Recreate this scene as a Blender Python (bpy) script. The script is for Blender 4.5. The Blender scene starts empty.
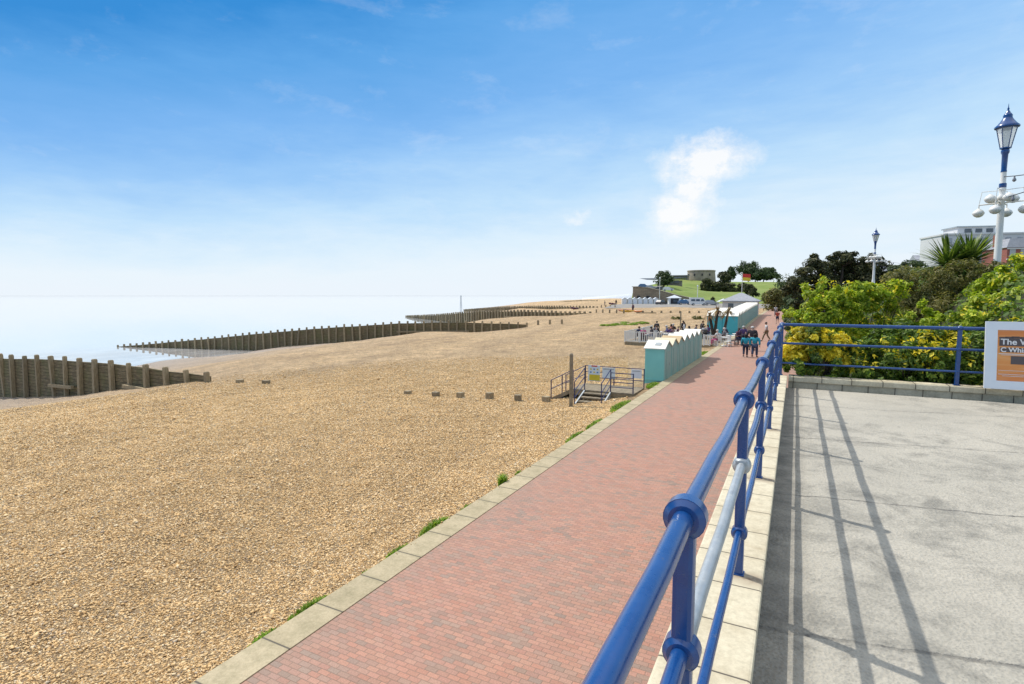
import bpy, bmesh, math, random
import numpy as np
from mathutils import Vector, Matrix

random.seed(7)
R = math.radians
PI = math.pi
scene = bpy.context.scene
COL = scene.collection

# ------------------------------------------------------------------ camera
# world frame: +Y runs along the promenade, +X is inland, Z up, promenade surface at z = 0
TH, PITCH = R(27.3), math.atan(47 / 550)
cam_d = bpy.data.cameras.new('camera')
cam = bpy.data.objects.new('camera', cam_d)
COL.objects.link(cam)
cam.location = (0, 0, 4.3)
cam.rotation_euler = (PI / 2 - PITCH, 0, TH)
cam_d.sensor_width = 36
cam_d.lens = 36 * 550 / 1024
cam_d.clip_start = 0.05
cam_d.clip_end = 40000
scene.camera = cam
scene.view_settings.view_transform = 'Standard'
scene.view_settings.look = 'None'
scene.view_settings.exposure = 0

# ------------------------------------------------------------------ node helpers
class NT:
    def __init__(self, tree):
        self.t = tree
    def n(self, typ, **kw):
        nd = self.t.nodes.new(typ)
        for k, v in kw.items():
            setattr(nd, k, v)
        return nd
    def link(self, a, b):
        self.t.links.new(a, b)
    def put(self, sock, v):
        if isinstance(v, bpy.types.NodeSocket):
            self.t.links.new(v, sock)
        elif v is not None:
            if hasattr(sock.default_value, '__len__') and hasattr(v, '__len__') and len(sock.default_value) == 4 and len(v) == 3:
                v = (*v, 1)
            sock.default_value = v
    def math(self, op, a, b=None, c=None, clamp=False):
        nd = self.n('ShaderNodeMath', operation=op)
        nd.use_clamp = clamp
        for i, v in enumerate((a, b, c)):
            if v is not None:
                self.put(nd.inputs[i], v)
        return nd.outputs[0]
    def vmath(self, op, a, b=None, out=0):
        nd = self.n('ShaderNodeVectorMath', operation=op)
        self.put(nd.inputs[0], a)
        if b is not None:
            self.put(nd.inputs[1], b)
        return nd.outputs[out]
    def mix(self, f, a, b, blend='MIX'):
        nd = self.n('ShaderNodeMix', data_type='RGBA', blend_type=blend)
        self.put(nd.inputs[0], f)
        self.put(nd.inputs[6], a)
        self.put(nd.inputs[7], b)
        return nd.outputs[2]
    def ramp(self, f, stops, interp='LINEAR'):
        nd = self.n('ShaderNodeValToRGB')
        cr = nd.color_ramp
        cr.interpolation = interp
        while len(cr.elements) < len(stops):
            cr.elements.new(0.5)
        for e, (p, c) in zip(cr.elements, stops):
            e.position = p
            if not hasattr(c, '__len__'):
                c = (c, c, c)
            e.color = (*c[:3], 1)
        self.put(nd.inputs[0], f)
        return nd.outputs[0]
    def noise(self, vec, scale, detail=4, rough=0.55, out='Fac', dist=0):
        nd = self.n('ShaderNodeTexNoise')
        if vec is not None:
            self.put(nd.inputs['Vector'], vec)
        nd.inputs['Scale'].default_value = scale
        nd.inputs['Detail'].default_value = detail
        nd.inputs['Roughness'].default_value = rough
        nd.inputs['Distortion'].default_value = dist
        return nd.outputs[out]
    def voro(self, vec, scale, feature='F1', out='Distance', rnd=1):
        nd = self.n('ShaderNodeTexVoronoi', feature=feature)
        if vec is not None:
            self.put(nd.inputs['Vector'], vec)
        nd.inputs['Scale'].default_value = scale
        nd.inputs['Randomness'].default_value = rnd
        return nd.outputs[out]
    def pos(self):
        return self.n('ShaderNodeNewGeometry').outputs['Position']
    def obj(self):
        return self.n('ShaderNodeTexCoord').outputs['Object']
    def xyz(self, v):
        nd = self.n('ShaderNodeSeparateXYZ')
        self.put(nd.inputs[0], v)
        return nd.outputs
    def comb(self, x, y, z=0):
        nd = self.n('ShaderNodeCombineXYZ')
        for i, v in enumerate((x, y, z)):
            self.put(nd.inputs[i], v)
        return nd.outputs[0]
    def bump(self, h, strength=0.5, dist=0.02):
        nd = self.n('ShaderNodeBump')
        nd.inputs['Strength'].default_value = strength
        nd.inputs['Distance'].default_value = dist
        self.put(nd.inputs['Height'], h)
        return nd.outputs[0]

def new_mat(name):
    m = bpy.data.materials.new(name)
    m.use_nodes = True
    t = NT(m.node_tree)
    b = m.node_tree.nodes['Principled BSDF']
    return m, t, b

def pm(name, c1, c2=None, scale=3.0, rough=0.6, bump=0.0, bscale=40, metal=0.0, rr=None, coat=0.0, world=False):
    """noise mottled paint / stone / wood"""
    m, t, b = new_mat(name)
    v = t.pos() if world else t.obj()
    if c2 is None:
        c2 = tuple(x * 0.78 for x in c1)
    f = t.ramp(t.noise(v, scale, 6, 0.6), [(0.3, 0.0), (0.7, 1.0)])
    t.put(b.inputs['Base Color'], t.mix(f, c1, c2))
    b.inputs['Metallic'].default_value = metal
    if rr:
        t.put(b.inputs['Roughness'], t.ramp(t.noise(v, scale * 3, 4), [(0.3, rr[0]), (0.7, rr[1])]))
    else:
        b.inputs['Roughness'].default_value = rough
    b.inputs['Coat Weight'].default_value = coat
    if bump:
        t.put(b.inputs['Normal'], t.bump(t.noise(v, bscale, 5, 0.65), bump, 0.01))
    return m

M = {}
# ------------------------------------------------------------------ mesh helpers
class MB:
    def __init__(self):
        self.v = []
        self.f = []
        self.sm = []
    def add(self, vs, fs, smooth=False):
        o = len(self.v)
        self.v += [tuple(p) for p in vs]
        self.f += [tuple(i + o for i in q) for q in fs]
        self.sm += [smooth] * len(fs)
        return self
    def box(self, c, s, rz=0, tilt=None, taper=1.0):
        hx, hy, hz = s[0] / 2, s[1] / 2, s[2] / 2
        vs = [Vector((x * hx * (taper if z > 0 else 1), y * hy * (taper if z > 0 else 1), z * hz))
              for z in (-1, 1) for y in (-1, 1) for x in (-1, 1)]
        mt = Matrix.Rotation(rz, 3, 'Z')
        if tilt:
            mt = mt @ Matrix.Rotation(tilt[0], 3, 'X') @ Matrix.Rotation(tilt[1], 3, 'Y')
        vs = [mt @ p + Vector(c) for p in vs]
        return self.add(vs, [(0, 2, 3, 1), (4, 5, 7, 6), (0, 1, 5, 4), (2, 6, 7, 3), (0, 4, 6, 2), (1, 3, 7, 5)])
    def rbox(self, c, s, bev=0.01, rz=0):
        """box with chamfered edges"""
        bm = bmesh.new()
        bmesh.ops.create_cube(bm, size=1)
        bmesh.ops.scale(bm, vec=s, verts=bm.verts)
        bmesh.ops.bevel(bm, geom=bm.edges[:], offset=min(bev, min(s) * 0.45), segments=2, affect='EDGES', profile=0.6)
        bmesh.ops.rotate(bm, cent=(0, 0, 0), matrix=Matrix.Rotation(rz, 3, 'Z'), verts=bm.verts)
        bmesh.ops.translate(bm, vec=c, verts=bm.verts)
        bm.verts.index_update()
        self.add([v.co.copy() for v in bm.verts], [[v.index for v in f.verts] for f in bm.faces])
        bm.free()
        return self
    def tube(self, p0, p1, r0, r1=None, n=10, caps=True, smooth=True):
        r1 = r0 if r1 is None else r1
        p0, p1 = Vector(p0), Vector(p1)
        d = (p1 - p0).normalized()
        a = d.orthogonal().normalized()
        b = d.cross(a)
        vs = []
        for p, r in ((p0, r0), (p1, r1)):
            for i in range(n):
                w = 2 * PI * i / n
                vs.append(p + (a * math.cos(w) + b * math.sin(w)) * r)
        self.add(vs, [(i, (i + 1) % n, n + (i + 1) % n, n + i) for i in range(n)], smooth)
        if caps:
            self.add(vs[:n], [tuple(range(n - 1, -1, -1))])
            self.add(vs[n:], [tuple(range(n))])
        return self
    def path(self, pts, r, n=6):
        for a, b in zip(pts[:-1], pts[1:]):
            self.tube(a, b, r, n=n)
        return self
    def lathe(self, c, prof, n=16, smooth=True, flat=None):
        vs = []
        for r, z in prof:
            for i in range(n):
                w = 2 * PI * (i + 0.5) / n
                vs.append((c[0] + r * math.cos(w), c[1] + r * math.sin(w), c[2] + z))
        fs = []
        for k in range(len(prof) - 1):
            for i in range(n):
                j = (i + 1) % n
                fs.append((k * n + i, k * n + j, (k + 1) * n + j, (k + 1) * n + i))
        self.add(vs, fs, smooth)
        self.add(vs[:n], [tuple(range(n - 1, -1, -1))])
        self.add(vs[-n:], [tuple(range(n))])
        return self
    def ball(self, c, r, n=10, m=7):
        r = r if hasattr(r, '__len__') else (r, r, r)
        vs = [(c[0], c[1], c[2] - r[2])]
        for k in range(1, m):
            a = -PI / 2 + PI * k / m
            for i in range(n):
                w = 2 * PI * i / n
                vs.append((c[0] + r[0] * math.cos(a) * math.cos(w), c[1] + r[1] * math.cos(a) * math.sin(w), c[2] + r[2] * math.sin(a)))
        vs.append((c[0], c[1], c[2] + r[2]))
        fs = [(0, 1 + (i + 1) % n, 1 + i) for i in range(n)]
        for k in range(m - 2):
            o = 1 + k * n
            fs += [(o + i, o + (i + 1) % n, o + n + (i + 1) % n, o + n + i) for i in range(n)]
        o = 1 + (m - 2) * n
        fs += [(o + i, o + (i + 1) % n, len(vs) - 1) for i in range(n)]
        return self.add(vs, fs, True)
    def prism(self, poly, axis, a, b):
        """extrude a 2-D polygon along axis x ('x': poly=(y,z)) or y ('y': poly=(x,z)) or z"""
        n = len(poly)
        def P(p, k):
            return {'x': (k, p[0], p[1]), 'y': (p[0], k, p[1]), 'z': (p[0], p[1], k)}[axis]
        vs = [P(p, a) for p in poly] + [P(p, b) for p in poly]
        fs = [(i, (i + 1) % n, n + (i + 1) % n, n + i) for i in range(n)]
        fs += [tuple(range(n - 1, -1, -1)), tuple(range(n, 2 * n))]
        return self.add(vs, fs)
    def build(self, name, mat, parent=None, loc=None):
        o = Vector(origin(parent)) if parent is not None else Vector(loc or (0, 0, 0))
        me = bpy.data.meshes.new(name)
        me.from_pydata([tuple(Vector(p) - o) for p in self.v], [], self.f)
        me.polygons.foreach_set('use_smooth', self.sm)
        bm = bmesh.new()
        bm.from_mesh(me)
        bmesh.ops.recalc_face_normals(bm, faces=bm.faces)
        bm.to_mesh(me)
        bm.free()
        return link(name, me, mat, parent, loc)

def origin(o):
    while o.parent is not None:
        o = o.parent
    return o.location

def link(name, me, mat, parent=None, loc=None):
    ob = bpy.data.objects.new(name, me)
    COL.objects.link(ob)
    if mat is not None and not me.materials:
        me.materials.append(mat)
    if parent is not None:
        ob.parent = parent
    elif loc is not None:
        ob.location = loc
    return ob

def tag(o, label, cat, group=None, kind=None):
    if label:
        o['label'] = label
    if cat:
        o['category'] = cat
    if group:
        o['group'] = group
    if kind:
        o['kind'] = kind
    return o

def thing(name, label, cat, loc=(0, 0, 0), rz=0, group=None):
    o = bpy.data.objects.new(name, None)
    COL.objects.link(o)
    o.location = loc
    o.rotation_euler = (0, 0, rz)
    o.empty_display_size = 0.2
    return tag(o, label, cat, group)

def struct(o):
    o['kind'] = 'structure'
    return o

def dup(root, loc, rz=None, label=None, group=None, scale=None):
    r = root.copy()
    COL.objects.link(r)
    r.location = loc
    if rz is not None:
        r.rotation_euler = (0, 0, rz)
    if scale:
        r.scale = (scale,) * 3 if not hasattr(scale, '__len__') else scale
    if label:
        r['label'] = label
    if group:
        r['group'] = group
    for ch in list(root.children):
        c = ch.copy()
        COL.objects.link(c)
        c.parent = r
        for g in list(ch.children):
            d = g.copy()
            COL.objects.link(d)
            d.parent = c
    return r

def np_mesh(name, V, Fq, smooth=False):
    """fast mesh from numpy arrays; Fq is (n,k) vertex indices"""
    me = bpy.data.meshes.new(name)
    V = np.asarray(V, dtype=np.float32)
    Fq = np.asarray(Fq, dtype=np.int32)
    n, k = Fq.shape
    me.vertices.add(len(V))
    me.vertices.foreach_set('co', V.ravel())
    me.loops.add(n * k)
    me.loops.foreach_set('vertex_index', Fq.ravel())
    me.polygons.add(n)
    me.polygons.foreach_set('loop_start', np.arange(0, n * k, k, dtype=np.int32))
    me.polygons.foreach_set('loop_total', np.full(n, k, dtype=np.int32))
    me.polygons.foreach_set('use_smooth', np.full(n, smooth))
    me.update(calc_edges=True)
    me.validate()
    return me

def smooth(a, b, x):
    t = np.clip((x - a) / (b - a), 0, 1)
    return t * t * (3 - 2 * t)

# ------------------------------------------------------------------ levels of the ground
def zp(t):                      # the promenade climbs gently in the distance
    return 0.85 * smooth(52, 105, np.asarray(t, float)) + 0.55 * smooth(105, 180, np.asarray(t, float))

PD = [-60, -20, 0, 10, 20, 30, 38, 45, 55, 70, 120, 400]
PZ = [-9.5, -7.2, -6.05, -4.95, -4.05, -2.75, -1.55, -1.05, -0.72, -0.42, -0.30, -0.3]
def beach_z(x, t):
    x = np.asarray(x, float)
    t = np.asarray(t, float)
    X0 = np.interp(t, [-60, 22.8, 70, 160, 230, 400, 900], [-62, -76.5, -92, -112, -150, -230, -330])
    X0 = X0 + 2.5 * np.sin(t * 0.11) + 1.2 * np.sin(t * 0.31 + 1)
    D = x - X0
    z = np.interp(D, PD, PZ)
    z = z + 0.10 * np.sin(x * 0.21 + 0.05 * t) * np.sin(t * 0.13 + 1.0) * smooth(-9, -22, x) + 0.04 * np.sin(x * 0.55 + t * 0.33) * smooth(-8, -14, x)
    yl = 81.7 - (x + 39.4) * 0.262      # scour hollows on the near side of the second and third groynes
    z = z - 1.7 * np.exp(-((t - yl + 3.0) / 7.0) ** 2) * smooth(-70, -54, x) * smooth(-37.5, -42.5, x)
    yl = 119.4 - (x + 38.8) * 0.705
    z = z - 1.5 * np.exp(-((t - yl + 3.0) / 9.0) ** 2) * smooth(-140, -100, x) * smooth(-40, -52, x)
    z = z + (0.22 * smooth(-9.0, -6.2, x) * smooth(60, 30, t)) + 0.14 * smooth(-6.9, -5.9, x)
    dim = 0.5 * (0.022 * np.sin(1.9 * x + 0.8 * t) * np.sin(2.3 * t - 1.1 * x + 1) + 0.016 * np.sin(3.7 * x - 2.9 * t + 2) * np.sin(1.3 * x + 4.1 * t) + 0.03 * np.sin(0.83 * x + 0.37 * t + 0.6 * np.sin(0.5 * t)))
    z = z + dim * smooth(-6.3, -8.5, x) * smooth(70, 30, t)
    z = z + smooth(60, 170, t) * 1.5 * smooth(0, 33, x + 75 + 60 * smooth(150, 260, t))
    return z

# hill control points (x, t, z) for the grassy mound with the round tower
HC = np.array([(-51.7, 196.5, 6.9), (-56, 225, 7.6), (-46, 216, 7.4), (-46, 227, 8.3), (-41.8, 195, 5.6), (-31.5, 191, 3.2), (-32, 239, 5.4),
               (-23.7, 241, 5.4), (-27.6, 251, 6.2), (-43, 240, 7.8), (-43, 262, 9.9), (-43, 289, 11.5), (-51, 277, 11.8), (-23, 316, 11.2), (-16, 314, 11.0),
               (-30, 300, 10.9), (-28, 275, 8.8), (-16, 218, 4.3), (-13.6, 207, 3.6), (-8, 188, 3.0), (-25, 188, 2.1), (-18, 190, 2.2), (-12, 250, 6.5), (-10, 280, 9.4),
               (-5, 220, 4.6), (2, 200, 4.6), (8, 230, 5.5), (5, 290, 8.6), (-60, 290, 8.5), (-62, 250, 6.0), (-40, 350, 11.5), (-10, 350, 10.5), (20, 330, 8), (20, 200, 5), (-25, 205, 3.2), (-35, 215, 5.6), (-38, 205, 5.6)])
def hill_z(x, t):
    x = np.asarray(x, float)[..., None]
    t = np.asarray(t, float)[..., None]
    d2 = (x - HC[:, 0]) ** 2 + ((t - HC[:, 1]) * 0.75) ** 2 + 9.0
    w = 1 / d2 ** 1.7
    return (w * HC[:, 2]).sum(-1) / w.sum(-1)

def grid_mesh(name, xs, ts, zf, mat):
    X, T = np.meshgrid(xs, ts)
    Z = zf(X, T)
    V = np.stack([X.ravel(), T.ravel(), np.asarray(Z).ravel()], 1)
    nx, nt = len(xs), len(ts)
    I = np.arange(nx * nt).reshape(nt, nx)
    Fq = np.stack([I[:-1, :-1].ravel(), I[:-1, 1:].ravel(), I[1:, 1:].ravel(), I[1:, :-1].ravel()], 1)
    return link(name, np_mesh(name, V, Fq, True), mat)

# ------------------------------------------------------------------ materials
def mat_paving():
    m, t, b = new_mat('brick_paving')
    p = t.xyz(t.pos())
    BW, BH = 0.152, 0.076
    wob = t.math('MULTIPLY', t.math('SUBTRACT', t.noise(t.pos(), 1.3, 2), 0.5), 0.03)
    v = t.math('ADD', t.math('DIVIDE', p[1], BH), t.math('MULTIPLY', wob, 6))
    row = t.math('FLOOR', v)
    off = t.math('MULTIPLY', t.math('MODULO', t.math('ABSOLUTE', row), 2.0), 0.5)
    u = t.math('ADD', t.math('ADD', t.math('DIVIDE', p[0], BW), off), wob)
    col = t.math('FLOOR', u)
    fu = t.math('SUBTRACT', u, col)
    fv = t.math('SUBTRACT', v, row)
    wn = t.n('ShaderNodeTexWhiteNoise', noise_dimensions='2D')
    t.put(wn.inputs['Vector'], t.comb(col, row))
    rnd = wn.outputs['Value']
    du = t.math('MULTIPLY', t.math('MINIMUM', fu, t.math('SUBTRACT', 1.0, fu)), BW)
    dv = t.math('MULTIPLY', t.math('MINIMUM', fv, t.math('SUBTRACT', 1.0, fv)), BH)
    d = t.math('MINIMUM', du, dv)
    face = t.math('SMOOTHSTEP', d, 0.0, 0.0) if False else t.ramp(t.math('MULTIPLY', d, 100), [(0.12, 0.0), (0.62, 1.0)])
    # grey bricks gather in patches
    patch = t.noise(t.comb(t.math('MULTIPLY', col, BW), t.math('MULTIPLY', row, BH)), 0.9, 5, 0.7)
    sel = t.math('ADD', t.math('MULTIPLY', rnd, 0.55), t.math('MULTIPLY', patch, 0.9))
    brick = t.ramp(sel, [(0.30, (0.46, 0.215, 0.15)), (0.55, (0.44, 0.225, 0.16)), (0.74, (0.42, 0.22, 0.165)), (0.84, (0.39, 0.22, 0.17)), (0.91, (0.35, 0.22, 0.17)), (1.0, (0.29, 0.215, 0.175))])
    wn2 = t.n('ShaderNodeTexWhiteNoise', noise_dimensions='2D')
    t.put(wn2.inputs['Vector'], t.comb(t.math('ADD', col, 31.0), row))
    brick = t.mix(t.math('MULTIPLY', wn2.outputs['Value'], 0.35), brick, (0.43, 0.275, 0.195))
    wn3 = t.n('ShaderNodeTexWhiteNoise', noise_dimensions='2D')
    t.put(wn3.inputs['Vector'], t.comb(t.math('ADD', col, 77.0), t.math('ADD', row, 13.0)))
    brick = t.mix(1.0, brick, t.ramp(wn3.outputs['Value'], [(0.0, (0.87, 0.865, 0.86)), (0.5, (0.98, 0.98, 0.98)), (1.0, (1.07, 1.07, 1.07))]), 'MULTIPLY')
    big = t.noise(t.pos(), 0.35, 4, 0.6)
    brick = t.mix(t.math('MULTIPLY', t.ramp(big, [(0.4, 0.0), (0.7, 1.0)]), 0.28), brick, (0.35, 0.235, 0.185))
    fine = t.noise(t.pos(), 60, 4, 0.7)
    brick = t.mix(0.55, brick, t.ramp(fine, [(0.3, (0.55, 0.5, 0.48)), (0.7, (1.35, 1.35, 1.35))]), 'MULTIPLY')
    # worn pale track down the middle, dirt towards the far kerb
    fade = t.ramp(t.math('DIVIDE', t.math('ADD', p[0], 5.8), 6.0), [(0.06, 0.75), (0.18, 0.0), (0.9, 0.0), (1.0, 0.45)])
    brick = t.mix(t.math('MULTIPLY', fade, 0.5), brick, (0.27, 0.215, 0.17))
    joint = t.mix(t.noise(t.pos(), 3, 3), (0.20, 0.125, 0.09), (0.32, 0.22, 0.165))
    c = t.mix(face, joint, brick)
    st = t.ramp(t.noise(t.pos(), 2.1, 5, 0.75), [(0.62, 0.0), (0.74, 1.0)])
    c = t.mix(t.math('MULTIPLY', st, 0.35), c, (0.17, 0.14, 0.12))
    t.put(b.inputs['Base Color'], c)
    b.inputs['Roughness'].default_value = 0.85
    h = t.math('ADD', face, t.math('MULTIPLY', rnd, 0.5))
    h = t.math('ADD', h, t.math('MULTIPLY', fine, 0.3))
    t.put(b.inputs['Normal'], t.bump(h, 0.6, 0.006))
    return m
M['paving'] = mat_paving()

def mat_shingle():
    m, t, b = new_mat('beach_shingle')
    P = t.pos()
    x = t.xyz(P)
    c1 = t.voro(P, 26, out='Color')
    d1 = t.voro(P, 26, out='Distance')
    c2 = t.voro(P, 11, out='Color')
    d2 = t.voro(P, 11, out='Distance')
    c3 = t.voro(P, 4.2, out='Color')
    r3 = t.xyz(c3)[0]
    r1 = t.xyz(c1)[0]
    r2 = t.xyz(c2)[1]
    s = t.math('ADD', t.math('ADD', t.math('MULTIPLY', r1, 0.5), t.math('MULTIPLY', r2, 0.27)), t.math('MULTIPLY', r3, 0.23))
    col = t.ramp(s, [(0.08, (0.24, 0.15, 0.075)), (0.25, (0.46, 0.30, 0.145)), (0.5, (0.60, 0.41, 0.205)), (0.72, (0.68, 0.485, 0.265)), (0.9, (0.77, 0.60, 0.39)), (1.0, (0.48, 0.39, 0.31))])
    pale = t.ramp(t.noise(P, 0.16, 5, 0.6), [(0.38, 0.0), (0.66, 1.0)])
    col = t.mix(t.math('MULTIPLY', pale, 0.22), col, (0.52, 0.39, 0.25))
    br = t.ramp(t.math('ADD', t.math('MULTIPLY', t.noise(P, 0.45, 4, 0.7), 0.45), t.math('MULTIPLY', t.noise(P, 4.5, 5, 0.75), 0.55)), [(0.36, (0.62, 0.60, 0.57)), (0.60, (1.16, 1.16, 1.16))])
    col = t.mix(1.0, col, br, 'MULTIPLY')
    sp = t.ramp(t.noise(P, 2.3, 9, 0.85), [(0.40, (0.62, 0.60, 0.56)), (0.5, (1.0, 1.0, 1.0)), (0.62, (1.3, 1.3, 1.3))])
    col = t.mix(0.85, col, sp, 'MULTIPLY')
    ridge = t.ramp(t.noise(t.vmath('MULTIPLY', P, (0.30, 0.055, 0.3)), 1.0, 6, 0.65), [(0.40, (0.84, 0.83, 0.82)), (0.58, (1.06, 1.06, 1.06))])
    col = t.mix(1.0, col, ridge, 'MULTIPLY')
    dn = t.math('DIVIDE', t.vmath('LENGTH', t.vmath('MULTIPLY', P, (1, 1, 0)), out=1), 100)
    gap = t.ramp(dn, [(0.20, (0.70, 0.68, 0.65)), (0.44, (0.97, 0.96, 0.95))])      # sheet darkened near the camera, shade between loose stones painted in
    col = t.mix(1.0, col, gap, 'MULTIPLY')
    # greyer, wetter stones low down the slope
    low = t.ramp(t.math('DIVIDE', t.math('ADD', x[2], 6.0), 5.0), [(0.0, 1.0), (0.25, 0.75), (0.7, 0.15), (1.0, 0.0)])
    col = t.mix(t.math('MULTIPLY', low, 0.8), col, t.mix(r1, (0.26, 0.22, 0.19), (0.52, 0.46, 0.42)))
    t.put(b.inputs['Base Color'], col)
    b.inputs['Roughness'].default_value = 0.8
    h = t.math('SUBTRACT', 1.0, t.math('ADD', t.math('MULTIPLY', d1, 0.8), t.math('MULTIPLY', d2, 0.6)))
    h = t.math('ADD', h, t.math('MULTIPLY', t.noise(P, 3.2, 6, 0.75), 2.4))
    t.put(b.inputs['Normal'], t.bump(h, 1.0, 0.075))
    return m
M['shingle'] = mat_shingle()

def mat_stone_bits():
    m, t, b = new_mat('loose_pebbles')
    g = t.n('ShaderNodeNewGeometry')
    col = t.ramp(g.outputs['Random Per Island'], [(0.0, (0.46, 0.29, 0.14)), (0.2, (0.62, 0.40, 0.185)), (0.5, (0.77, 0.525, 0.26)), (0.8, (0.83, 0.61, 0.34)), (0.95, (0.86, 0.70, 0.47)), (0.98, (0.52, 0.43, 0.33)), (1.0, (0.36, 0.26, 0.17))])
    br = t.ramp(t.noise(t.pos(), 0.55, 6, 0.7), [(0.34, (0.88, 0.87, 0.85)), (0.62, (1.06, 1.06, 1.06))])
    t.put(b.inputs['Base Color'], t.mix(1.0, col, br, 'MULTIPLY'))
    b.inputs['Roughness'].default_value = 0.9
    b.inputs['Specular IOR Level'].default_value = 0.15
    return m
M['pebbles'] = mat_stone_bits()

def mat_terrace():
    m, t, b = new_mat('terrace_concrete')
    P = t.pos()
    x = t.xyz(P)
    base = t.mix(t.ramp(t.noise(P, 0.7, 7, 0.65), [(0.3, 0.0), (0.7, 1.0)]), (0.465, 0.43, 0.36), (0.375, 0.35, 0.295))
    dirt = t.ramp(t.noise(P, 2.1, 10, 0.78, dist=0.5), [(0.47, 0.0), (0.62, 1.0)])
    # the dirtiest band lies well out on the slab
    band = t.ramp(t.noise(t.vmath('MULTIPLY', P, (0.5, 1.0, 1.0)), 0.55, 3), [(0.40, 0.22), (0.58, 1.0)])
    base = t.mix(t.math('MULTIPLY', t.math('MULTIPLY', dirt, band), 0.62), base, (0.135, 0.13, 0.115))
    grit = t.voro(P, 55, out='Distance')
    base = t.mix(0.28, base, t.ramp(t.noise(P, 34, 8, 0.8), [(0.36, (0.6, 0.59, 0.56)), (0.6, (1.15, 1.15, 1.15))]), 'MULTIPLY')
    base = t.mix(0.25, base, t.ramp(grit, [(0.1, (0.6, 0.6, 0.58)), (0.5, (1.15, 1.15, 1.15))]), 'MULTIPLY')
    spot = t.ramp(t.voro(P, 3.1, out='Distance'), [(0.035, 1.0), (0.055, 0.0)])
    base = t.mix(t.math('MULTIPLY', spot, 0.75), base, (0.06, 0.055, 0.05))
    spot2 = t.ramp(t.voro(t.vmath('ADD', P, (7.3, 2.1, 0)), 8.0, out='Distance'), [(0.04, 1.0), (0.08, 0.0)])
    base = t.mix(t.math('MULTIPLY', spot2, 0.35), base, (0.09, 0.085, 0.08))
    # casting joints across the slab, slightly wandering, with crumbled edges
    wob = t.math('MULTIPLY', t.math('SUBTRACT', t.noise(P, 1.6, 8, 0.7), 0.5), 0.20)
    yy = t.math('ADD', t.math('SUBTRACT', x[1], t.math('MULTIPLY', x[0], 0.16)), wob)
    k = t.math('DIVIDE', t.math('SUBTRACT', yy, 0.85), 2.13)
    fr = t.math('SUBTRACT', k, t.math('FLOOR', k))
    dist = t.math('MULTIPLY', t.math('MINIMUM', fr, t.math('SUBTRACT', 1.0, fr)), 2.13)
    crack = t.math('MULTIPLY', t.ramp(t.math('MULTIPLY', dist, 10), [(0.05, 1.0), (0.16, 0.0)]), t.ramp(t.noise(P, 2.6, 4, 0.7), [(0.36, 0.25), (0.6, 1.0)]))
    halo = t.math('MULTIPLY', t.ramp(t.math('MULTIPLY', dist, 5), [(0.0, 1.0), (0.9, 0.0)]), t.ramp(t.noise(P, 6, 6, 0.75), [(0.5, 0.0), (0.66, 1.0)]))
    base = t.mix(t.math('MULTIPLY', halo, 0.55), base, (0.14, 0.135, 0.125))
    base = t.mix(t.math('MULTIPLY', crack, 0.6), base, (0.075, 0.07, 0.065))
    # darker mottled strip against the upstand
    edge = t.math('MULTIPLY', t.ramp(x[0], [(0.0, 1.0), (0.16, 0.0)]), t.noise(P, 5, 5, 0.7))
    base = t.mix(edge, base, (0.10, 0.095, 0.085))
    t.put(b.inputs['Base Color'], base)
    b.inputs['Roughness'].default_value = 0.9
    h = t.math('ADD', t.math('MULTIPLY', t.noise(P, 18, 6, 0.7), 1.0), t.math('MULTIPLY', crack, -1.0))
    h = t.math('ADD', h, t.math('MULTIPLY', grit, 0.5))
    t.put(b.inputs['Normal'], t.bump(h, 0.8, 0.016))
    return m
M['terrace'] = mat_terrace()

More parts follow.
